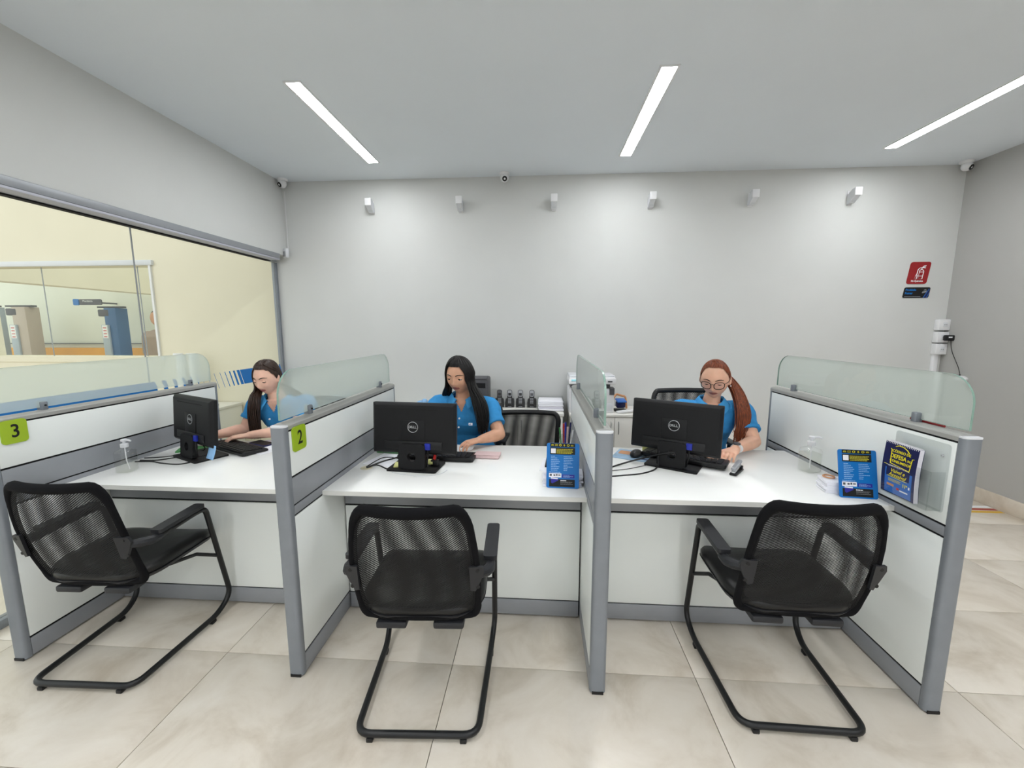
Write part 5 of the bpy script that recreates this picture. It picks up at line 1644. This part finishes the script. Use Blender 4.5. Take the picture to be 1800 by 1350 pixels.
LOCK = lambda n, ph, guide, w, **k: dict(n=n, ph=ph, guide=guide, w=w, **k)
person('woman with long dark brown hair in blue polo shirt typing at the first desk', dict(
    root=(-.74, 1.40, 0), head=(-.832, 1.170, 1.152), yaw=-4, pitch=15, neck=(-.812, 1.228, .995), pelvis=(-.73, 1.42, .56), tyaw=8, fat=1.10,
    skin='skin1', lips='lips1', hair='hair_brown', gaze=-30, lid=-14, low=-40, part=.018, line=(47, 98, 126), vol=1.07, seed=2, bx=.075,
    arms=dict(R=dict(sh=(-.945, 1.205, .955), el=(-1.00, 1.140, .795), wr=(-1.095, .985, .790), hd=(-.45, -.88, -.04), sleeve=.60),
              L=dict(sh=(-.635, 1.265, .955), el=(-.625, 1.130, .800), wr=(-.865, 1.000, .790), hd=(-.84, -.54, -.04), sleeve=.60)),
    locks=[LOCK(150, (-20, -120), [(-.888, 1.150, 1.08), (-.890, 1.110, 1.02), (-.884, 1.080, .92), (-.872, 1.070, .79)], [(.024, .035), (.038, .026), (.046, .02), (.046, .014)], ph1=(-58, -122), r=.0044, blend=.68),
           LOCK(90, (15, 150), [(-.735, 1.215, 1.07), (-.700, 1.285, .99), (-.680, 1.35, .90), (-.68, 1.38, .80)], [(.012, .02), (.02, .025), (.03, .02), (.03, .02)], ph1=(98, 150), r=.0042),
           LOCK(80, (125, 235), [(-.76, 1.275, 1.06), (-.75, 1.345, .98), (-.73, 1.39, .80)], [(.06, .01), (.07, .01), (.08, .01)])]))
person('woman with long black hair in blue polo shirt at the middle desk', dict(
    root=(.53, 1.40, 0), head=(.500, 1.200, 1.172), yaw=-15, pitch=11, neck=(.512, 1.255, 1.012), pelvis=(.53, 1.43, .56), tyaw=-3, hs=1.03, fw=1.13,
    skin='skin2', lips='lips2', hair='hair_black', gaze=-16, gx=-.15, lid=6, low=-34, part=-.012, line=(50, 96, 126), vol=1.10, seed=4, fat=1.04, brow='ink', bx=.082,
    arms=dict(R=dict(sh=(.338, 1.255, .965), el=(.285, 1.060, .800), wr=(.385, .905, .790), hd=(.25, -.95, -.05)),
              L=dict(sh=(.690, 1.240, .962), el=(.778, 1.095, .798), wr=(.668, .985, .792), hd=(-.72, -.66, -.05))),
    locks=[LOCK(190, (8, 125), [(.605, 1.170, 1.10), (.640, 1.135, 1.01), (.664, 1.100, .92), (.672, 1.080, .845)], [(.022, .05), (.046, .04), (.046, .025), (.034, .014)], ph1=(52, 128), r=.0044),
           LOCK(120, (-6, -130), [(.415, 1.215, 1.10), (.395, 1.265, 1.03), (.395, 1.34, .93), (.41, 1.38, .80)], [(.016, .04), (.026, .03), (.03, .02), (.03, .02)], ph1=(-64, -130), r=.0044),
           LOCK(70, (120, 240), [(.53, 1.31, 1.06), (.53, 1.375, .97), (.53, 1.41, .80)], [(.075, .012), (.09, .012), (.10, .01)])]))
r3, M3, s3 = person('woman with red ponytail and glasses in blue polo shirt at the right desk', dict(
    root=(2.16, 1.40, 0), head=(2.145, 1.150, 1.166), yaw=-30, pitch=16, roll=0, neck=(2.155, 1.215, 1.005), pelvis=(2.17, 1.42, .56), tyaw=-12, hs=1.03,
    skin='skin3', lips='lips2', hair='hair_auburn', gaze=-34, lid=-12, low=-36, part=-.3, line=(37, 90, 118), vol=1.05, seed=6, fat=1.14, fw=1.08, bust=1.15, badge=False,
    arms=dict(R=dict(sh=(1.955, 1.215, .955), el=(1.890, 1.020, .800), wr=(1.975, .870, .790), hd=(.22, -.96, -.05)),
              L=dict(sh=(2.350, 1.205, .955), el=(2.352, 1.030, .796), wr=(2.178, .888, .790), hd=(-.66, -.74, -.06))),
    locks=[LOCK(170, (0, 1), [(2.185, 1.245, 1.21), (2.245, 1.215, 1.175), (2.290, 1.150, 1.08), (2.303, 1.095, .98), (2.296, 1.075, .89), (2.272, 1.070, .815)],
                [(.018, .02), (.024, .022), (.036, .022), (.046, .02), (.044, .016), (.034, .010)], th=(), r=.0042)]))
# glasses, earring and watch of the third woman
gl = MB()
for s in (-1, 1):
    P = []
    for k in range(24):
        a = 2 * PI * k / 24
        x = s * .0335 + .0255 * math.copysign(abs(math.cos(a)) ** .75, math.cos(a)); z_ = -.002 + (.0205 if math.sin(a) > 0 else .0225) * math.copysign(abs(math.sin(a)) ** .8, math.sin(a)) + .003 * s * math.cos(a)
        P.append(M3 @ V((x, -.1015 + .10 * (x / .07) ** 2 * .16, z_)))
    gl.tube(P, .0024, 6, closed=True)
    gl.tube([M3 @ V((s * .0585, -.0925, .008)), M3 @ V((s * .074, -.05, .008)), M3 @ V((s * .0765, .0, .006))], .0016, 6)
gl.tube([M3 @ V((-.010, -.1015, .004)), M3 @ V((0, -.1035, .007)), M3 @ V((.010, -.1015, .004))], .0017, 6)
glo = gl.build('glasses', M['brow'], r3, smooth=60)
for s in (-1, 1):
    P = []
    for k in range(24):
        a = 2 * PI * k / 24
        P.append((s * .0335 + .0245 * math.copysign(abs(math.cos(a)) ** .75, math.cos(a)), -.002 + .0205 * math.copysign(abs(math.sin(a)) ** .8, math.sin(a))))
    MB().add([M3 @ V((x, -.1010 + .016 * (x / .07) ** 2, z_)) for x, z_ in P], [tuple(range(24))]).build('lens', M['lens'], glo)
MB().ell(M3 @ V((.080, .004, -.040)), (.0045, .0045, .0045), 12, 8).build('earring', M['button'], r3)
A3 = (V((2.178, .888, .790)) - V((2.352, 1.030, .796))).normalized()
wc = V((2.178, .888, .790)) - A3 * .012 - V((2.16, 1.40, 0))
q0 = A3.cross(V((0, 0, 1))).normalized(); q1 = q0.cross(A3)
st_ = MB().rings([[wc + A3 * dz + q0 * (rr * 1.08 * math.cos(t_)) + q1 * (rr * .95 * math.sin(t_)) for t_ in [2 * PI * k / 28 for k in range(28)]] for rr, dz in ((.0262, -.011), (.0295, -.011), (.0295, .011), (.0262, .011))]).build('watch_strap', M['sock'], r3, smooth=40)
up_ = (q1 if q1.z > 0 else -q1)
MB().lathe([(0, .007), (.016, .0065), (.019, .004), (.019, -.003), (0, -.003)], 24, 0, wc + up_ * .0275, axis=tuple(up_)).build('watch_face', M['greycase'], st_)

office_chair(.948, 1.29, math.radians(0), 'black mesh office chair standing empty beside the black haired woman', .868, False)
office_chair(-.72, 1.46, math.radians(-22), 'black mesh office chair under the long brown haired woman', .93)
office_chair(2.13, 1.42, math.radians(4), 'black mesh office chair behind the red haired woman', 1.03)
office_chair(.49, 1.50, math.radians(-4), 'black mesh office chair under the black haired woman', .90)
# a worker in the workshop, seen from behind through two panes
wr_ = thing('person', 'person in a taupe shirt seen from behind in the workshop', 'person', (-4.74, 4.4, 0))
pb = MB()
limb(pb, [(0, 0, 1.42), (0, .02, 1.50)], [.055, .055]); pb.ell((0, -.01, 1.64), (.075, .095, .115), 20, 14)
pb.rings([[V((a * k, b * k, z_)) for a, b in rrect(.36, .24, .1, 6)] for z_, k in ((.80, .95), (1.0, .9), (1.2, 1.0), (1.36, 1.02), (1.43, .6), (1.46, .25))])
for s in (-1, 1):
    limb(pb, [(s * .19, 0, 1.37), (s * .25, .02, 1.10), (s * .24, -.08, .86)], [.055, .045, .03]); hand(pb, (s * .24, -.08, .86), (0, -.2, -1), (s, 0, 0), -s)
    limb(pb, [(s * .09, 0, .88), (s * .10, 0, .48), (s * .10, .02, .08)], [.09, .065, .045]); limb(pb, [(s * .10, .02, .06), (s * .10, -.14, .04)], [.045, .035])
wb = bpy.data.objects.new('body', remesh('body', pb, [M['skin2']], .012)); C.objects.link(wb); wb.parent = wr_
sb = MB(); sb.rings([[V((a * k, b * k, z_)) for a, b in rrect(.39, .27, .1, 6)] for z_, k in ((.78, 1.0), (1.0, .94), (1.2, 1.03), (1.36, 1.05), (1.44, .62), (1.47, .36))])
for s in (-1, 1): limb(sb, [(s * .17, 0, 1.37), (s * .20, 0, 1.36), (s * .245, .02, 1.12)], [.07, .072, .062])
o = bpy.data.objects.new('shirt', remesh('shirt', sb, [M['beigeshirt']], .012)); C.objects.link(o); o.parent = wr_
tb = MB()
for s in (-1, 1): limb(tb, [(s * .09, 0, .86), (s * .10, 0, .48), (s * .10, .02, .10)], [.115, .08, .065])
o = bpy.data.objects.new('trousers', remesh('trousers', tb, [M['jeans']], .014)); C.objects.link(o); o.parent = wr_
hb = MB(); hb.ell((0, .01, 1.665), (.083, .10, .105), 20, 14); hb.build('hair', M['hair_black'], wr_)
